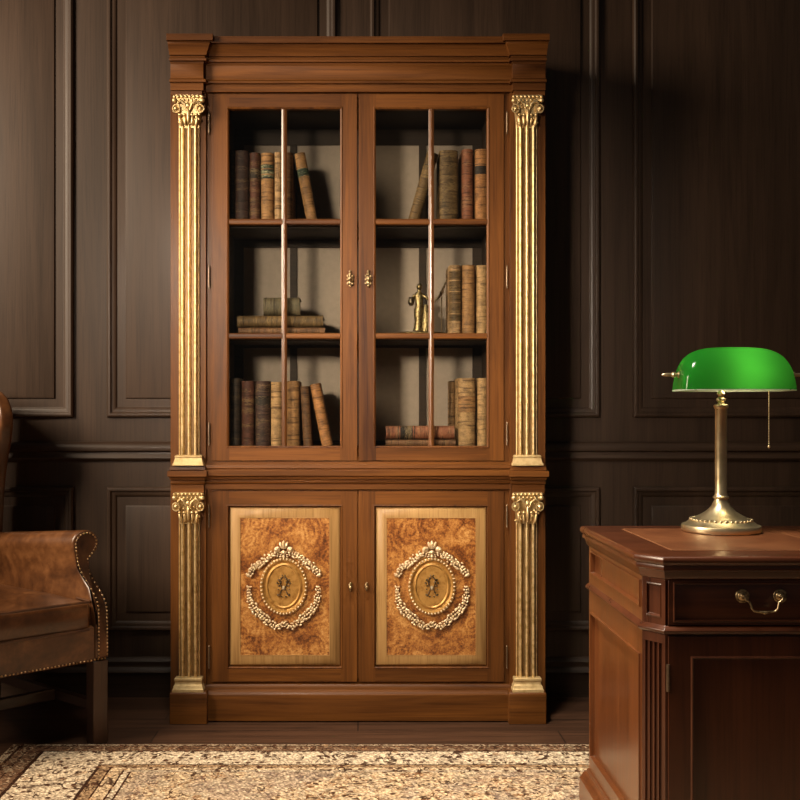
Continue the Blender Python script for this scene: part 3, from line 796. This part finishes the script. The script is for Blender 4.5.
upright('sandy book at the right end of the middle shelf', 476.8, 488.2, 265, 1, BM['sand'], G4)
upright('near-black book at the left end of the bottom shelf', 229.6, 240.3, 378, 2, BM['black'], G5)
upright('dark brown book second from the left on the bottom shelf', 241, 254, 381, 2, BM['red'], G5)
upright('thick plum brown book third from the left on the bottom shelf', 255, 269.8, 381, 2, BM['plum'], G5, lab=(.62, .78), labmat=LAB['black'])
upright('pale tan banded book left of the bottom left glazing bar', 270.5, 282, 382, 2, BM['sand'], G5, bands=(.62, .67, .72, .77, .12, .17))
upright('light brown banded book right of the bottom left glazing bar', 286.2, 299.4, 381, 2, BM['tan'], G5, bands=(.64, .69, .74, .79, .1))
leaning('brown book tilting slightly against the light brown banded book', 303.4, 8.6, 300.2, 386.5, 2, BM['brown'], G5, d=.13)
leaning('tan book leaning steeply at the right of the bottom shelf row', 321.8, 10.6, 309.6, 385, 2, BM['amber'], G5, d=.13)
z = lying('thinner brown book underneath in the bottom shelf pair', 386, 456, 439.2, 446, 2, BM['brown'], G6, d=.125, bands=(.2, .4, .6, .8))
lying('thicker brown book on top of the bottom shelf pair', 386, 454.6, 425.5, 438.4, 2, BM['rust'], G6, d=.125, z0=z, bands=(.2, .4, .6, .8), lab=(.18, .42), labmat=LAB['black'])
upright('slim pale book set back behind the lying pair', 449.5, 455, 381, 2, BM['pale'], G6, Y=D + .19, d=.075)
upright('thick sandy book behind the bottom right glazed pane', 458.5, 475.8, 378, 2, BM['sand'], G6, lab=(.50, .74), labmat=BM['tan'])
upright('pale sandy book at the right end of the bottom shelf', 477.7, 488.2, 378, 2, BM['sand'], G6)

# ------------------------------------------------------------------ statuette
YS = D + .115
st = root('statuette', (X(420, YS), YS, shelf_z[1] + .0006), 'small gilt figure on an oval base on the middle shelf', 'statuette')
z0 = shelf_z[1] + .0006
zz = lambda p: Z(p, YS)
xx = lambda p: X(p, YS)
hb = .014
obj('base', MB().lathe([(1.0, 0), (1.0, .003), (.94, .004), (.9, .009), (.95, .011), (.8, .014)], (xx(422), YS, z0), 40, .090, .036), M['statue'], st, bev=.0005)
k = YS / F
mb = MB()
body = [(417.5, 331, 4.6, 3.4), (418, 327, 4.0, 3.0), (418.4, 321, 3.6, 2.8), (418.2, 315, 4.2, 3.1), (418.6, 310, 4.4, 3.0), (419, 305, 3.5, 2.6), (418.8, 300, 4.3, 2.9), (418.6, 296, 5.0, 2.7), (418.7, 293.6, 3.8, 2.2), (418.9, 292, 1.7, 1.6), (419, 289.5, 1.5, 1.5)]
mb.loft([[(xx(px) + a_ * k * math.cos(2*PI*i/20) * (1 + .10 * math.sin(5 * 2*PI*i/20) * (py > 306)), YS - .008 + b_ * k * math.sin(2*PI*i/20), zz(py)) for i in range(20)] for px, py, a_, b_ in body])
mb.blob((xx(419.1), YS - .009, zz(287.4)), (2.7 * k, 2.8 * k, 3.2 * k)); mb.blob((xx(419.8), YS - .003, zz(286)), (2.5 * k, 2.4 * k, 2.4 * k)); mb.blob((xx(419), YS - .0185, zz(287.6)), (.6 * k, .8 * k, .8 * k), None, 1)
mb.tube([(xx(414.6), YS - .008, zz(295.6)), (xx(412.2), YS - .010, zz(300)), (xx(411.4), YS - .014, zz(303.4))], [1.9 * k, 1.6 * k, 1.2 * k], 10)
mb.tube([(xx(422.8), YS - .008, zz(295.6)), (xx(427), YS - .012, zz(298.6)), (xx(433), YS - .012, zz(302.4))], [1.9 * k, 1.5 * k, 1.1 * k], 10)
obj('figure', mb, M['statue'], st, angle=70)
mb = MB()                                              # a draped stump behind the figure
mb.lathe([(.020, 0), (.021, .02), (.017, .05), (.018, .09), (.013, .10), (0, .102)], (xx(426), YS + .012, z0 + hb - .001), 20)
for i in range(8):
    a = 2 * PI * i / 8
    mb.tube([(xx(426) + .021 * math.cos(a), YS + .012 + .021 * math.sin(a), z0 + hb), (xx(426) + .017 * math.cos(a + .3), YS + .012 + .017 * math.sin(a + .3), z0 + .08)], .004, 6)
obj('drapery', mb, M['statue'], st)
obj('urn', MB().lathe([(.006, 0), (.011, .008), (.012, .016), (.007, .025), (.009, .03), (0, .031)], (xx(411), YS - .012, zz(306)), 20), M['bronze'], st)
mb = MB().tube([(xx(433), YS - .012, zz(303)), (xx(439), YS - .008, zz(297)), (xx(443), YS - .004, zz(289)), (xx(447), YS, zz(279))], [.003, .004, .0045, .002], 8)
mb.blob((xx(441.5), YS - .006, zz(293)), (.007, .004, .012), roty(.5)); mb.tube([(xx(441.5), YS, zz(293)), (xx(441.5), YS, z0 + hb - .001)], .0022, 8)
obj('oar', mb, M['bronze'], st)

# ------------------------------------------------------------------ desk
XLd, YFd, YRd, ZTOP, RUGZ = .624, 2.145, 2.700, .765, .0095
CX, CYm = .035, .05
DW = 1.50
XRd = XLd + DW - .035
dk = root('pedestal_desk', (XLd, YRd, RUGZ), 'dark mahogany pedestal desk standing on the rug under the banker lamp', 'desk')
def plan(x0, x1, y0, y1, cl=True, cr=False):           # travelled so that outwards is on the right hand
    p = [(x0, y1)]
    p += [(x0, y0 + CYm), (x0 + CX, y0)] if cl else [(x0, y0)]
    p += [(x1 - CX, y0), (x1, y0 + CYm)] if cr else [(x1, y0)]
    p += [(x1, y1)]
    return p
fullplan = plan(XLd, XRd, YFd, YRd, True, True)
# top slab with a stepped, rounded edge
edge = [(0, .712), (.006, .716), (.009, .724), (.012, .732), (.0175, .734), (.0185, .738), (.0175, .7425), (.0165, .745), (.0215, .7475), (.0245, .752), (.0250, .757), (.0225, .762), (.017, .765)]
edge = [(o * .84, z) for o, z in edge]
mb = MB().plan_sweep(fullplan, edge, closed=True)
def off(path, o):
    t = MB().plan_sweep(path, [(o, 0), (o, 1)], closed=True)
    t.bm.verts.ensure_lookup_table()
    r = [(t.bm.verts[2 * i].co.x, t.bm.verts[2 * i].co.y) for i in range(len(path))]
    t.bm.free(); return r
mb.bm.faces.new([mb.bm.verts.new((x, y, .765)) for x, y in off(fullplan, .017 * .84)])
obj('desk_top', mb, M['desk_x'], dk, bev=.0006)
for a, b in ((.700, 1.079), (1.083, 1.653), (1.657, 2.035)):
    obj('leather_inset', MB().box(a, b, YFd + .075, YRd - .06, .7648, .7656), M['desk_hide'], dk, label='brown leather writing panel')
inl = MB()
for a, b in ((.696, .700), (1.079, 1.083), (1.653, 1.657), (2.035, 2.039)): inl.box(a, b, YFd + .071, YRd - .056, .7648, .7659)
for y in (YFd + .071, YRd - .060): inl.box(.696, 2.039, y, y + .004, .7648, .7659)
obj('tooled_line', inl, M['tool'], dk)
# frieze rail around the top, with mouldings
def side_fn(x): return lambda u, v, o: (x - o, u, v)
obj('frieze', MB().prism_z(off(fullplan, -.012), .605, .714), M['desk_x'], dk)
midp = [(0, .596), (.006, .597), (.010, .601), (.0105, .605), (.007, .609), (.003, .612), (0, .614)]
obj('waist_moulding', MB().plan_sweep(fullplan, midp), M['desk_x'], dk, bev=.0005)
for x, s_ in ((XLd, 1), (XRd, -1)):
    fn = (lambda u, v, o, x=x, s_=s_: (x - o * s_, u, v))
    ya, yc = YFd + CYm, YRd
    a, b, c0, c1 = ya + .012, yc - .025, .642, .703
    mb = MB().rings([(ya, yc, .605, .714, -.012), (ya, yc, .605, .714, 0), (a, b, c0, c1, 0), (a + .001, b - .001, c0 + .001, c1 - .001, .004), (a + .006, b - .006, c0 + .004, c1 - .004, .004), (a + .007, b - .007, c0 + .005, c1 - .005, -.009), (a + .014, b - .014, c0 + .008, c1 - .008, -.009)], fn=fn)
    obj('end_panel', mb, M['lit_side_z'], dk, bev=.0005)
# pedestals
def pedestal(x0, x1, left):
    s = 1 if left else -1
    xo = x0 if left else x1
    poly = plan(x0, x1, YFd, YRd, left, not left)
    inner = off(poly, -.012)
    zb = RUGZ + .09
    obj('pedestal', MB().prism_z(inner, zb, .598), M['desk_z'], dk)
    fn = (lambda u, v, o: (xo - o * s, u, v))
    ya, yc = YFd + CYm, YRd
    a, b, c0, c1 = ya + .014, yc - .02, .148, .540
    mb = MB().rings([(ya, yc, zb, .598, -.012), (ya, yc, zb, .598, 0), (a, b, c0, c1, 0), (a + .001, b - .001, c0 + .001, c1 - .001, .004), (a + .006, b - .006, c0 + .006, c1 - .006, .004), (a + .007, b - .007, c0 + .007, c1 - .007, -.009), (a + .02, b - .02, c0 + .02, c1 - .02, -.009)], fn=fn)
    obj('end_panel', mb, M['lit_side_z'], dk, bev=.0005)
    # chamfered corner: a fluted strip below, a small sunk panel above
    p0 = Vector((xo, YFd + CYm)); p1 = Vector((xo + CX * s, YFd))
    t = (p1 - p0); ln = t.length; t.normalize(); nrm = Vector((t.y, -t.x)) * (1 if left else -1)
    nn = -abs(nrm.y)
    if nrm.y > 0: nrm = -nrm
    def strip(z0, z1, flutes):
        pts = [p0 - nrm * .012, p0 + nrm * 0]
        if flutes:
            for f in (.2, .4, .6, .8):
                c = p0 + t * ln * f
                for k_ in range(5):
                    a_ = PI * k_ / 4
                    pts.append(c - t * .0042 * math.cos(a_) - nrm * .0055 * math.sin(a_))
        pts += [p1 + nrm * 0, p1 - nrm * .012]
        return MB().prism_z([(q.x, q.y) for q in pts], z0, z1)
    obj('fluted_corner', strip(zb, .575, True), M['desk_z'], dk)
    obj('corner_cap', strip(.5745, .598, False), M['desk_z'], dk)
    fc = (lambda u, v, o: ((p0 + t * u + nrm * o).x, (p0 + t * u + nrm * o).y, v))
    mb = MB().rings([(0, ln, .612, .714, -.012), (0, ln, .612, .714, 0), (.010, ln - .010, .628, .702, 0), (.013, ln - .013, .632, .699, .002), (.015, ln - .015, .635, .697, -.004)], fn=fc)
    obj('corner_panel', mb, M['desk_z'], dk, bev=.0005)
    # plinth
    pp = [(0, zb + .014), (.004, zb + .012), (.006, zb + .004), (.012, zb), (.016, zb - .008), (.018, zb - .014), (.022, zb - .018), (.022, RUGZ), (0, RUGZ)]
    mbp = MB().plan_sweep(poly, pp, closed=True)
    obj('desk_plinth', mbp, M['lit_side_z'] if left else M['desk_x'], dk, bev=.0006)
    # front: drawer above, door below
    fx0, fx1 = (x0 + CX, x1) if left else (x0, x1 - CX)
    a, b = fx0 + .006, fx1 - .02
    ffn = FR(YFd)
    obj('front_frame', MB().box(fx0, fx1, YFd, YFd + .014, zb, .596), M['desk_z'], dk)
    dz0, dz1 = .616, .712
    mb = MB().rings([(a, b, dz0, dz1, -.004), (a, b, dz0, dz1, .003), (a + .010, b - .010, dz0 + .006, dz1 - .004, .003), (a + .0115, b - .0115, dz0 + .0075, dz1 - .0055, .0055), (a + .014, b - .014, dz0 + .010, dz1 - .008, .0055), (a + .015, b - .015, dz0 + .011, dz1 - .009, -.001), (a + .026, b - .026, dz0 + .020, dz1 - .018, .001)], fn=ffn)
    dwr = obj('drawer', mb, M['desk_x'], dk, bev=.0005)
    cx = X(764.5, YFd - .02) if left else (a + b) / 2
    cz = Z(597.5, YFd - .02); yy = YFd - .002
    mb = MB(); hs = .0405
    for sg in (-1, 1):
        mb.lathe([(.0, .006), (.006, .0055), (.010, .003), (.0125, .002), (.0135, 0)], (0, 0, 0), 20)
    mb = MB()
    for sg in (-1, 1):
        c = Vector((cx + sg * hs, yy, cz)); rows = []
        for r_, o_ in ((.0150, 0), (.0150, .002), (.0135, .0035), (.0105, .003), (.0095, .005), (.006, .006), (.0040, .010), (.0045, .0125), (.0035, .0165), (.0002, .017)):
            rows.append([(c.x + r_ * math.cos(2*PI*i/20), c.y - o_, c.z + r_ * math.sin(2*PI*i/20)) for i in range(20)])
        obj('rosette', MB().loft(rows), M['pull'], dwr, angle=60)
    bail = []
    mb = MB()
    half = [(1.0, 0), (.97, -.005), (.86, -.008), (.76, -.011), (.72, -.017), (.69, -.023), (.58, -.0285), (.40, -.0300), (.20, -.0305), (.08, -.0315)]
    half = [(-u, v_) for u, v_ in half] + [(0, -.0325)] + half[::-1]
    bail = [(cx + u * hs, yy - .015 - .005 * min(1, -v_ / .02), cz + v_) for u, v_ in half]
    mb.tube(bail, [.0021 + .0022 * max(0, 1 - abs(i - 10) / 2.2) for i in range(21)], 10)
    obj('bail_handle', mb, M['pull'], dwr, angle=60)
    e0, e1 = .112, .592
    g = .055
    mb = MB().rings([(a, b, e0, e1, -.004), (a, b, e0, e1, .004), (a + g - .008, b - g + .008, e0 + g, e1 - .042, .004), (a + g - .005, b - g + .005, e0 + g + .003, e1 - .045, .007), (a + g - .002, b - g + .002, e0 + g + .006, e1 - .048, .006), (a + g, b - g, e0 + g + .008, e1 - .050, -.003), (a + g + .02, b - g - .02, e0 + g + .028, e1 - .070, -.003)], fn=ffn)
    dd = obj('desk_door', mb, M['desk_z'], dk, bev=.0005)
    hx = a - .001 if left else b + .001
    obj('hinge', MB().tube([(hx, YFd - .004, Z(691, YFd)), (hx, YFd - .004, Z(664, YFd))], .0036, 8), M['hinge'], dd)
pedestal(XLd, XLd + .475, True)
pedestal(XRd - .475, XRd, False)
obj('kneehole_drawer', MB().rings([(XLd + .48, XRd - .48, .616, .712, -.004), (XLd + .48, XRd - .48, .616, .712, .003), (XLd + .495, XRd - .495, .63, .70, .003), (XLd + .5, XRd - .5, .635, .695, .001)], fn=FR(YFd)), M['desk_x'], dk)

# ------------------------------------------------------------------ banker lamp
LX, LY, LZ = X(721, 2.58), 2.58, .7662
lamp = root('banker_lamp', (LX, LY, LZ), 'lit brass banker lamp with a green glass shade on the desk', 'lamp')
lz = lambda p: Z(p, LY)
lx = lambda p: X(p, LY)
obj('lamp_base', MB().lathe([(.090, 0), (.097, .001), (.0985, .004), (.0985, .014), (.097, .017), (.092, .0185), (.088, .0195), (.080, .027), (.070, .033), (.066, .034), (.063, .0365), (.052, .042), (.036, .052), (.024, .065), (.018, .078), (.0165, .083)], (LX, LY, LZ), 64), M['brass'], lamp)
mb = MB()
for i in range(36):
    a = 2 * PI * i / 36
    mb.blob((LX + .0755 * math.cos(a), LY + .0755 * math.sin(a), LZ + .0305), (.0052, .0035, .004), Matrix.Rotation(a + PI/2, 4, 'Z'), 1)
obj('beaded_ring', mb, M['brass'], lamp, angle=60)
zs0, zs1 = LZ + .083, lz(404)
obj('stem', MB().lathe([(.0165, 0), (.020, .003), (.020, .006), (.0165, .009), (.0158, .012), (.0148, .016), (.0148, zs1 - zs0 - .014), (.0165, zs1 - zs0 - .011), (.0185, zs1 - zs0 - .007), (.0185, zs1 - zs0 - .003), (.014, zs1 - zs0)], (LX, LY, zs0), 40), M['brass'], lamp)
zn = zs1
obj('neck', MB().lathe([(.009, 0), (.0075, .004), (.012, .009), (.012, .013), (.007, .017), (.007, .021), (.0105, .026), (.0085, .031), (.006, .034), (.006, .075)], (LX, LY, zn), 24), M['brass'], lamp)
# shade: a long half barrel, open underneath, with rounded ends
SX0, SX1 = lx(673), lx(795); SZ0, SZ1 = lz(390.5), lz(347.5)
scx = (SX0 + SX1) / 2 - .006; hl = (SX1 - SX0) / 2 * .918; hh = SZ1 - SZ0; DEP = .072
SYC = LY - .012
def shade_rows(shrink, dz):
    rows = []
    KU, KV = 40, 20
    for j in range(KV + 1):
        th = PI * j / KV                               # round the barrel, front rim to back rim
        cy_, cz_ = -math.cos(th), math.sin(th)
        row = []
        for i in range(KU + 1):
            u = -1 + 2 * i / KU
            uu = math.sin(u * PI / 2)
            # ends round over: a superellipse of length against height
            k_ = (1 - abs(uu) ** 3.4) ** (1 / 2.3) if abs(uu) < 1 else 0
            row.append((uu, cy_, cz_, k_))
        rows.append(row)
    return rows
def shade_mesh(shrink):
    mb = MB(); KU, KV = 44, 22
    vs = []
    for j in range(KV + 1):
        th = PI * j / KV
        row = []
        for i in range(KU + 1):
            a = -PI / 2 + PI * i / KU
            # superquadric: x exponent squarer than a sphere
            ex = math.copysign(abs(math.sin(a)) ** .62, math.sin(a)); rad = abs(math.cos(a)) ** .50
            y_ = -math.cos(th); z_ = math.sin(th) ** .80
            flare = 1.0 - .03 * z_ * abs(ex)
            row.append(mb.bm.verts.new((scx + ex * (hl - shrink) * flare, SYC + y_ * (DEP - shrink) * (.35 + .65 * rad if rad > 1e-6 else .35) , SZ0 + z_ * (hh - shrink) * max(rad, .0) )))
        vs.append(row)
    for j in range(KV):
        for i in range(KU):
            try: mb.bm.faces.new((vs[j][i], vs[j][i+1], vs[j+1][i+1], vs[j+1][i]))
            except ValueError: pass
    return mb
sh = obj('lamp_shade', shade_mesh(0), M['shade'], lamp, angle=80, label='green glass shade')
obj('shade_lining', shade_mesh(.003), M['lining'], sh, angle=80, label='white opal lining')
rim = []
for i in range(64):
    a = 2 * PI * i / 64
    ex = math.copysign(abs(math.sin(a)) ** .62, math.sin(a)); rad = abs(math.cos(a)) ** .50
    rim.append((scx + ex * (hl - .0015), SYC - math.copysign(1, math.cos(a)) * (DEP - .0015) * (.35 + .65 * rad), SZ0))
obj('shade_rim', MB().tube(rim, .0022, 8, closed=True), M['lining'], sh)
mb = MB()
zf = lz(375)
for sg in (-1, 1):
    xe = scx + sg * hl * .955
    secs = []
    for o_, r_ in ((-.012, .006), (.0, .006), (.001, .0085), (.004, .0085), (.006, .005), (.010, .0048), (.013, .0075), (.018, .0075), (.021, .0045), (.034, .0046), (.042, .0036), (.046, .0012)):
        secs.append([(xe + sg * o_, SYC + r_ * math.cos(2*PI*i/16), zf + r_ * math.sin(2*PI*i/16)) for i in range(16)])
    obj('finial', MB().loft(secs), M['brass'], lamp)
obj('cross_rod', MB().tube([(scx - hl * .95, SYC, zf), (scx + hl * .95, SYC, zf)], .003, 10), M['brass'], lamp)
obj('socket', MB().tube([(LX, LY, zn + .06), (LX, SYC, zn + .075), (LX + .012, SYC, zf - .006)], .009, 12), M['brass'], lamp)
obj('bulb', MB().tube([(LX + .012, SYC, zf - .006), (LX + .016, SYC, zf - .006), (LX + .022, SYC, zf - .006), (LX + .080, SYC, zf - .006), (LX + .088, SYC, zf - .006)], [.006, .011, .0125, .012, .004], 14), M['bulb'], lamp, label='glowing bulb')
mb = MB(); yc_ = SYC - .045; xc = X(769, yc_); z = SZ0 + .012; k = 0
while z > lz(444):
    mb.blob((xc, yc_, z), .0019, None, 1); z -= .0042
mb.tube([(xc, yc_, SZ0 + .012), (xc, yc_, lz(444))], .0007, 6)
mb.blob((xc, yc_, lz(446)), (.0036, .0036, .0045))
mb.tube([(xc, yc_, SZ0 + .012), (xc - .03, SYC, zf - .006)], .0016, 6)
obj('pull_chain', mb, M['brass'], lamp, angle=70)

# ------------------------------------------------------------------ wing chair
TH = math.atan2(.667, .745)
ch = root('wing_armchair', (-1.238, 3.266, 0), 'brown leather wing armchair with brass nail trim left of the bookcase', 'armchair', TH)
def yfront(z):
    if z <= .44: return -.297
    if z >= .575: return -.165
    t = (z - .44) / .135; t = t * t * (3 - 2 * t)
    return -.297 + .132 * t
def arm_profile(sc=1.0):
    """cross-section (x from the inner face, z): up the inside, over the scroll, down the outside"""
    pts = [(0, .28), (0, .34), (0, .42), (.001, .50), (-.001, .56), (-.008, .60)]
    c = (.032, .636); r = .0465
    for i in range(13):
        a = math.radians(195 - i * 20.5)
        pts.append((c[0] + r * math.cos(a), c[1] + r * math.sin(a)))
    pts += [(.045, .585), (.040, .55), (.043, .49), (.046, .42), (.047, .34), (.047, .28)]
    return pts
XI_F, XI_B, YBKa = .262, .150, .34
def arm(s_):
    prof = arm_profile(); secs = []
    for k in range(9):
        t = k / 8
        sec = []
        for (px_, pz) in prof:
            y = yfront(pz) * (1 - t) + YBKa * t
            xin = XI_F + (XI_B - XI_F) * t
            bulge = -.012 * math.sin(PI * t) * max(0, min(1, (pz - .40) / .2))
            zz_ = pz - .035 * t * max(0, (pz - .5) / .15)
            sec.append((s_ * (xin + px_ + bulge), y, zz_))
        secs.append(sec)
    o = obj('arm', MB().loft(secs), M['hide'], ch, local=True, bev=.006, angle=60, segs=3)
    # raised facing strip with two rows of nails
    fac = MB()
    cen = arm_profile()
    inner = [(.009, .285), (.009, .36), (.009, .42), (.010, .50), (.006, .555), (-.001, .60)]
    c = (.032, .636); r = .0375
    for i in range(13):
        a = math.radians(195 - i * 20); inner.append((c[0] + r * math.cos(a), c[1] + r * math.sin(a)))
    outer = [(.037, .585), (.033, .55), (.035, .49), (.038, .42), (.039, .34), (.039, .285)]
    path = inner + outer
    secs = [[(s_ * (XI_F + a), yfront(b) + .001, b) for a, b in path], [(s_ * (XI_F + a), yfront(b) - .004, b) for a, b in path]]
    f = obj('arm_facing', fac.loft(secs), M['hide'], o, local=True, bev=.002, angle=40)
    nl = MB(); P2 = [Vector(p) for p in path]; acc = 0; nxt = 0
    for a, b in zip(P2, P2[1:]):
        l = (b - a).length
        while nxt <= acc + l:
            q_ = a.lerp(b, (nxt - acc) / l)
            nl.blob((s_ * (XI_F + q_.x), yfront(q_.y) - .004, q_.y), (.0036, .0026, .0036), None, 1)
            nxt += .0118
        acc += l
    obj('nail_trim', nl, M['nail'], o, local=True, angle=80, label='brass nail heads')
for s_ in (1, -1): arm(s_)
# seat rail
def trap(f, b, y0, y1, z): return [(-f, y0, z), (f, y0, z), (b, y1, z), (-b, y1, z)]
sr = obj('seat_rail', MB().loft([trap(.292, .19, -.290, .36, .268), trap(.292, .19, -.290, .36, .385)]), M['hide'], ch, local=True, bev=.012, segs=3)
nl = MB()
for i in range(50):
    x = -.300 + i * .0122
    nl.blob((x, -.2925, .277), (.0036, .0028, .0036), None, 1)
for i in range(50):
    for s_ in (-1, 1):
        t = i / 49
        nl.blob((s_ * (.309 - t * .10), -.285 + .62 * t, .282), (.0028, .0036, .0036), None, 1)
obj('nail_trim', nl, M['nail'], sr, local=True, angle=80, label='brass nail heads')
# loose seat cushion: a puffed slab
def puff(hw_f, hw_b, y0, y1, z0, z1, crown):
    mb = MB(); KX, KY = 14, 14; top = []; bot = []
    for j in range(KY + 1):
        v = j / KY; rt, rb = [], []
        for i in range(KX + 1):
            u = -1 + 2 * i / KX
            hw = hw_f + (hw_b - hw_f) * v
            e = (1 - abs(u) ** 4) * (1 - abs(2 * v - 1) ** 4)
            x, y = u * hw, y0 + (y1 - y0) * v
            wv = .0025 * math.sin(x * 31 + y * 17) + .002 * math.sin(x * 13 - y * 41)
            rt.append(mb.bm.verts.new((x, y, z1 + crown * e + wv * e))); rb.append(mb.bm.verts.new((x, y, z0)))
        top.append(rt); bot.append(rb)
    for j in range(KY):
        for i in range(KX):
            mb.bm.faces.new((top[j][i], top[j][i+1], top[j+1][i+1], top[j+1][i])); mb.bm.faces.new((bot[j][i], bot[j+1][i], bot[j+1][i+1], bot[j][i+1]))
    per = [(0, i) for i in range(KX)] + [(j, KX) for j in range(KY)] + [(KY, i) for i in range(KX, 0, -1)] + [(j, 0) for j in range(KY, 0, -1)]
    lv = [[bot[j][i] for j, i in per]]
    for f, o in ((.25, .007), (.5, .010), (.75, .007)):
        ring = []
        for j, i in per:
            p = bot[j][i].co.lerp(top[j][i].co, f)
            dx = (-1 if i == 0 else 1 if i == KX else 0); dy = (-1 if j == 0 else 1 if j == KY else 0)
            e = .35 if dx and dy else 1
            ring.append(mb.bm.verts.new((p.x + dx * o * .3 * e, p.y + dy * o * e, p.z)))
        lv.append(ring)
    lv.append([top[j][i] for j, i in per])
    for A, B in zip(lv, lv[1:]):
        for k in range(len(A)):
            q = (k + 1) % len(A); mb.bm.faces.new((A[k], A[q], B[q], B[k]))
    return mb
cu = obj('seat_cushion', puff(.252, .150, -.284, .26, .368, .463, .030), M['hide'], ch, local=True, bev=.014, segs=3, angle=50)
pp = MB()
for zc_ in (.466, .377):
    pts = [(-.245, -.20, zc_), (-.251, -.282, zc_), (-.243, -.290, zc_), (0, -.291, zc_), (.243, -.290, zc_), (.251, -.282, zc_), (.245, -.20, zc_)]
    pp.tube(pts, .0042, 8)
obj('piping', pp, M['hide_dark'], cu, local=True)
# back and wings
bkp = MB(); secs = []
for z_, yy, th_, hw in ((.34, .30, .10, .155), (.5, .31, .105, .16), (.7, .325, .11, .165), (.9, .345, .105, .17), (1.08, .365, .09, .17), (1.17, .375, .07, .16), (1.20, .385, .03, .13)):
    secs.append([(-hw, yy + th_ * .3, z_), (-hw * .8, yy, z_), (0, yy - .012, z_), (hw * .8, yy, z_), (hw, yy + th_ * .3, z_), (hw, yy + th_ * .75, z_), (0, yy + th_ * .85, z_), (-hw, yy + th_ * .75, z_)])
obj('backrest', bkp.loft(secs), M['hide'], ch, local=True, bev=.01, angle=70)
wo = [(.285, .640), (.278, .70), (.272, .76), (.258, .83), (.232, .91), (.205, .97), (.190, 1.02), (.188, 1.06), (.200, 1.095), (.232, 1.128), (.28, 1.15), (.34, 1.165), (.43, 1.17), (.44, .9), (.44, .640)]
for s_ in (1, -1):
    secs = []
    for x, ins in ((.150, .010), (.154, .003), (.162, 0), (.184, 0), (.192, .003), (.196, .010)):
        cy_ = sum(p[0] for p in wo) / len(wo); cz_ = sum(p[1] for p in wo) / len(wo)
        secs.append([(s_ * x, y + (cy_ - y) * ins * 5, z_ + (cz_ - z_) * ins * 3) for y, z_ in wo])
    obj('wing', MB().loft(secs), M['hide'], ch, local=True, angle=60, bev=.003)
LEGS = {(1, -1): (.282, -.268), (-1, -1): (-.282, -.268), (1, 1): (.185, .345), (-1, 1): (-.185, .345)}
for (sx_, sy_), (x, y) in LEGS.items():
    hw = .0255; lean = .0 if sy_ < 0 else .02
    secs = [[(x - hw, y - hw + lean, 0), (x + hw, y - hw + lean, 0), (x + hw, y + hw + lean, 0), (x - hw, y + hw + lean, 0)], [(x - hw, y - hw, .272), (x + hw, y - hw, .272), (x + hw, y + hw, .272), (x - hw, y + hw, .272)]]
    obj('leg', MB().loft(secs), M['leg'], ch, local=True, bev=.003)
def bar(a, b, w, z0_, z1_):
    a, b = Vector(a), Vector(b); t = (b - a).normalized(); nn_ = Vector((-t.y, t.x)) * w / 2
    p = [a - nn_, b - nn_, b + nn_, a + nn_]
    return MB().prism_z([(q.x, q.y) for q in p], z0_, z1_)
for s_ in (1, -1): obj('stretcher', bar((s_ * .282, -.248), (s_ * .187, .335), .024, .104, .136), M['stretch'], ch, local=True, bev=.002)
obj('stretcher', bar((-.238, -.04), (.238, -.04), .026, .102, .138), M['stretch'], ch, local=True, bev=.002)

# ------------------------------------------------------------------ light and camera
def area(name, loc, target, w, h, power, col):
    l = bpy.data.lights.new(name, 'AREA'); l.shape = 'RECTANGLE'; l.size = w; l.size_y = h; l.energy = power; l.color = col
    o = bpy.data.objects.new(name, l); COL.objects.link(o); o.location = loc
    o.rotation_euler = (Vector(target) - Vector(loc)).to_track_quat('-Z', 'Y').to_euler()
    return o
area('window_daylight', (-2.9, 1.9, 2.4), (.0, D, 1.0), 1.0, 1.4, 190, (1.0, .80, .58))
o = area('ceiling_light', (-.30, 2.0, 3.3), (.42, 2.72, 0), .5, .5, 21, (1.0, .90, .74)); o.data.spread = math.radians(58)
o = area('shelf_fill_light', (-1.4, -.1, 2.1), (.02, D, 1.42), .5, .5, 9.5, (1.0, .84, .66)); o.data.spread = math.radians(32)  # unseen fill light, added to brighten the shelves behind the glass
wd = bpy.data.worlds.new('room_gloom'); S.world = wd; wd.use_nodes = True
wd.node_tree.nodes['Background'].inputs[0].default_value = (1.0, .86, .72, 1); wd.node_tree.nodes['Background'].inputs[1].default_value = .05

cd = bpy.data.cameras.new('camera'); cam = bpy.data.objects.new('camera', cd); COL.objects.link(cam)
cam.location = (0, 0, H); cam.rotation_euler = (PI / 2, 0, 0)
cd.sensor_width = 36; cd.sensor_fit = 'HORIZONTAL'; cd.lens = 36 * F / 800
cd.shift_x = (400 - 358) / 800; cd.shift_y = (415 - 400) / 800
cd.clip_start = .05
S.camera = cam
S.view_settings.view_transform = 'Standard'; S.view_settings.look = 'None'; S.view_settings.gamma = 1; S.view_settings.exposure = -0.17
S.cycles.max_bounces = 10; S.cycles.transparent_max_bounces = 16; S.cycles.sample_clamp_indirect = 4.0; S.cycles.caustics_reflective = False; S.cycles.caustics_refractive = False
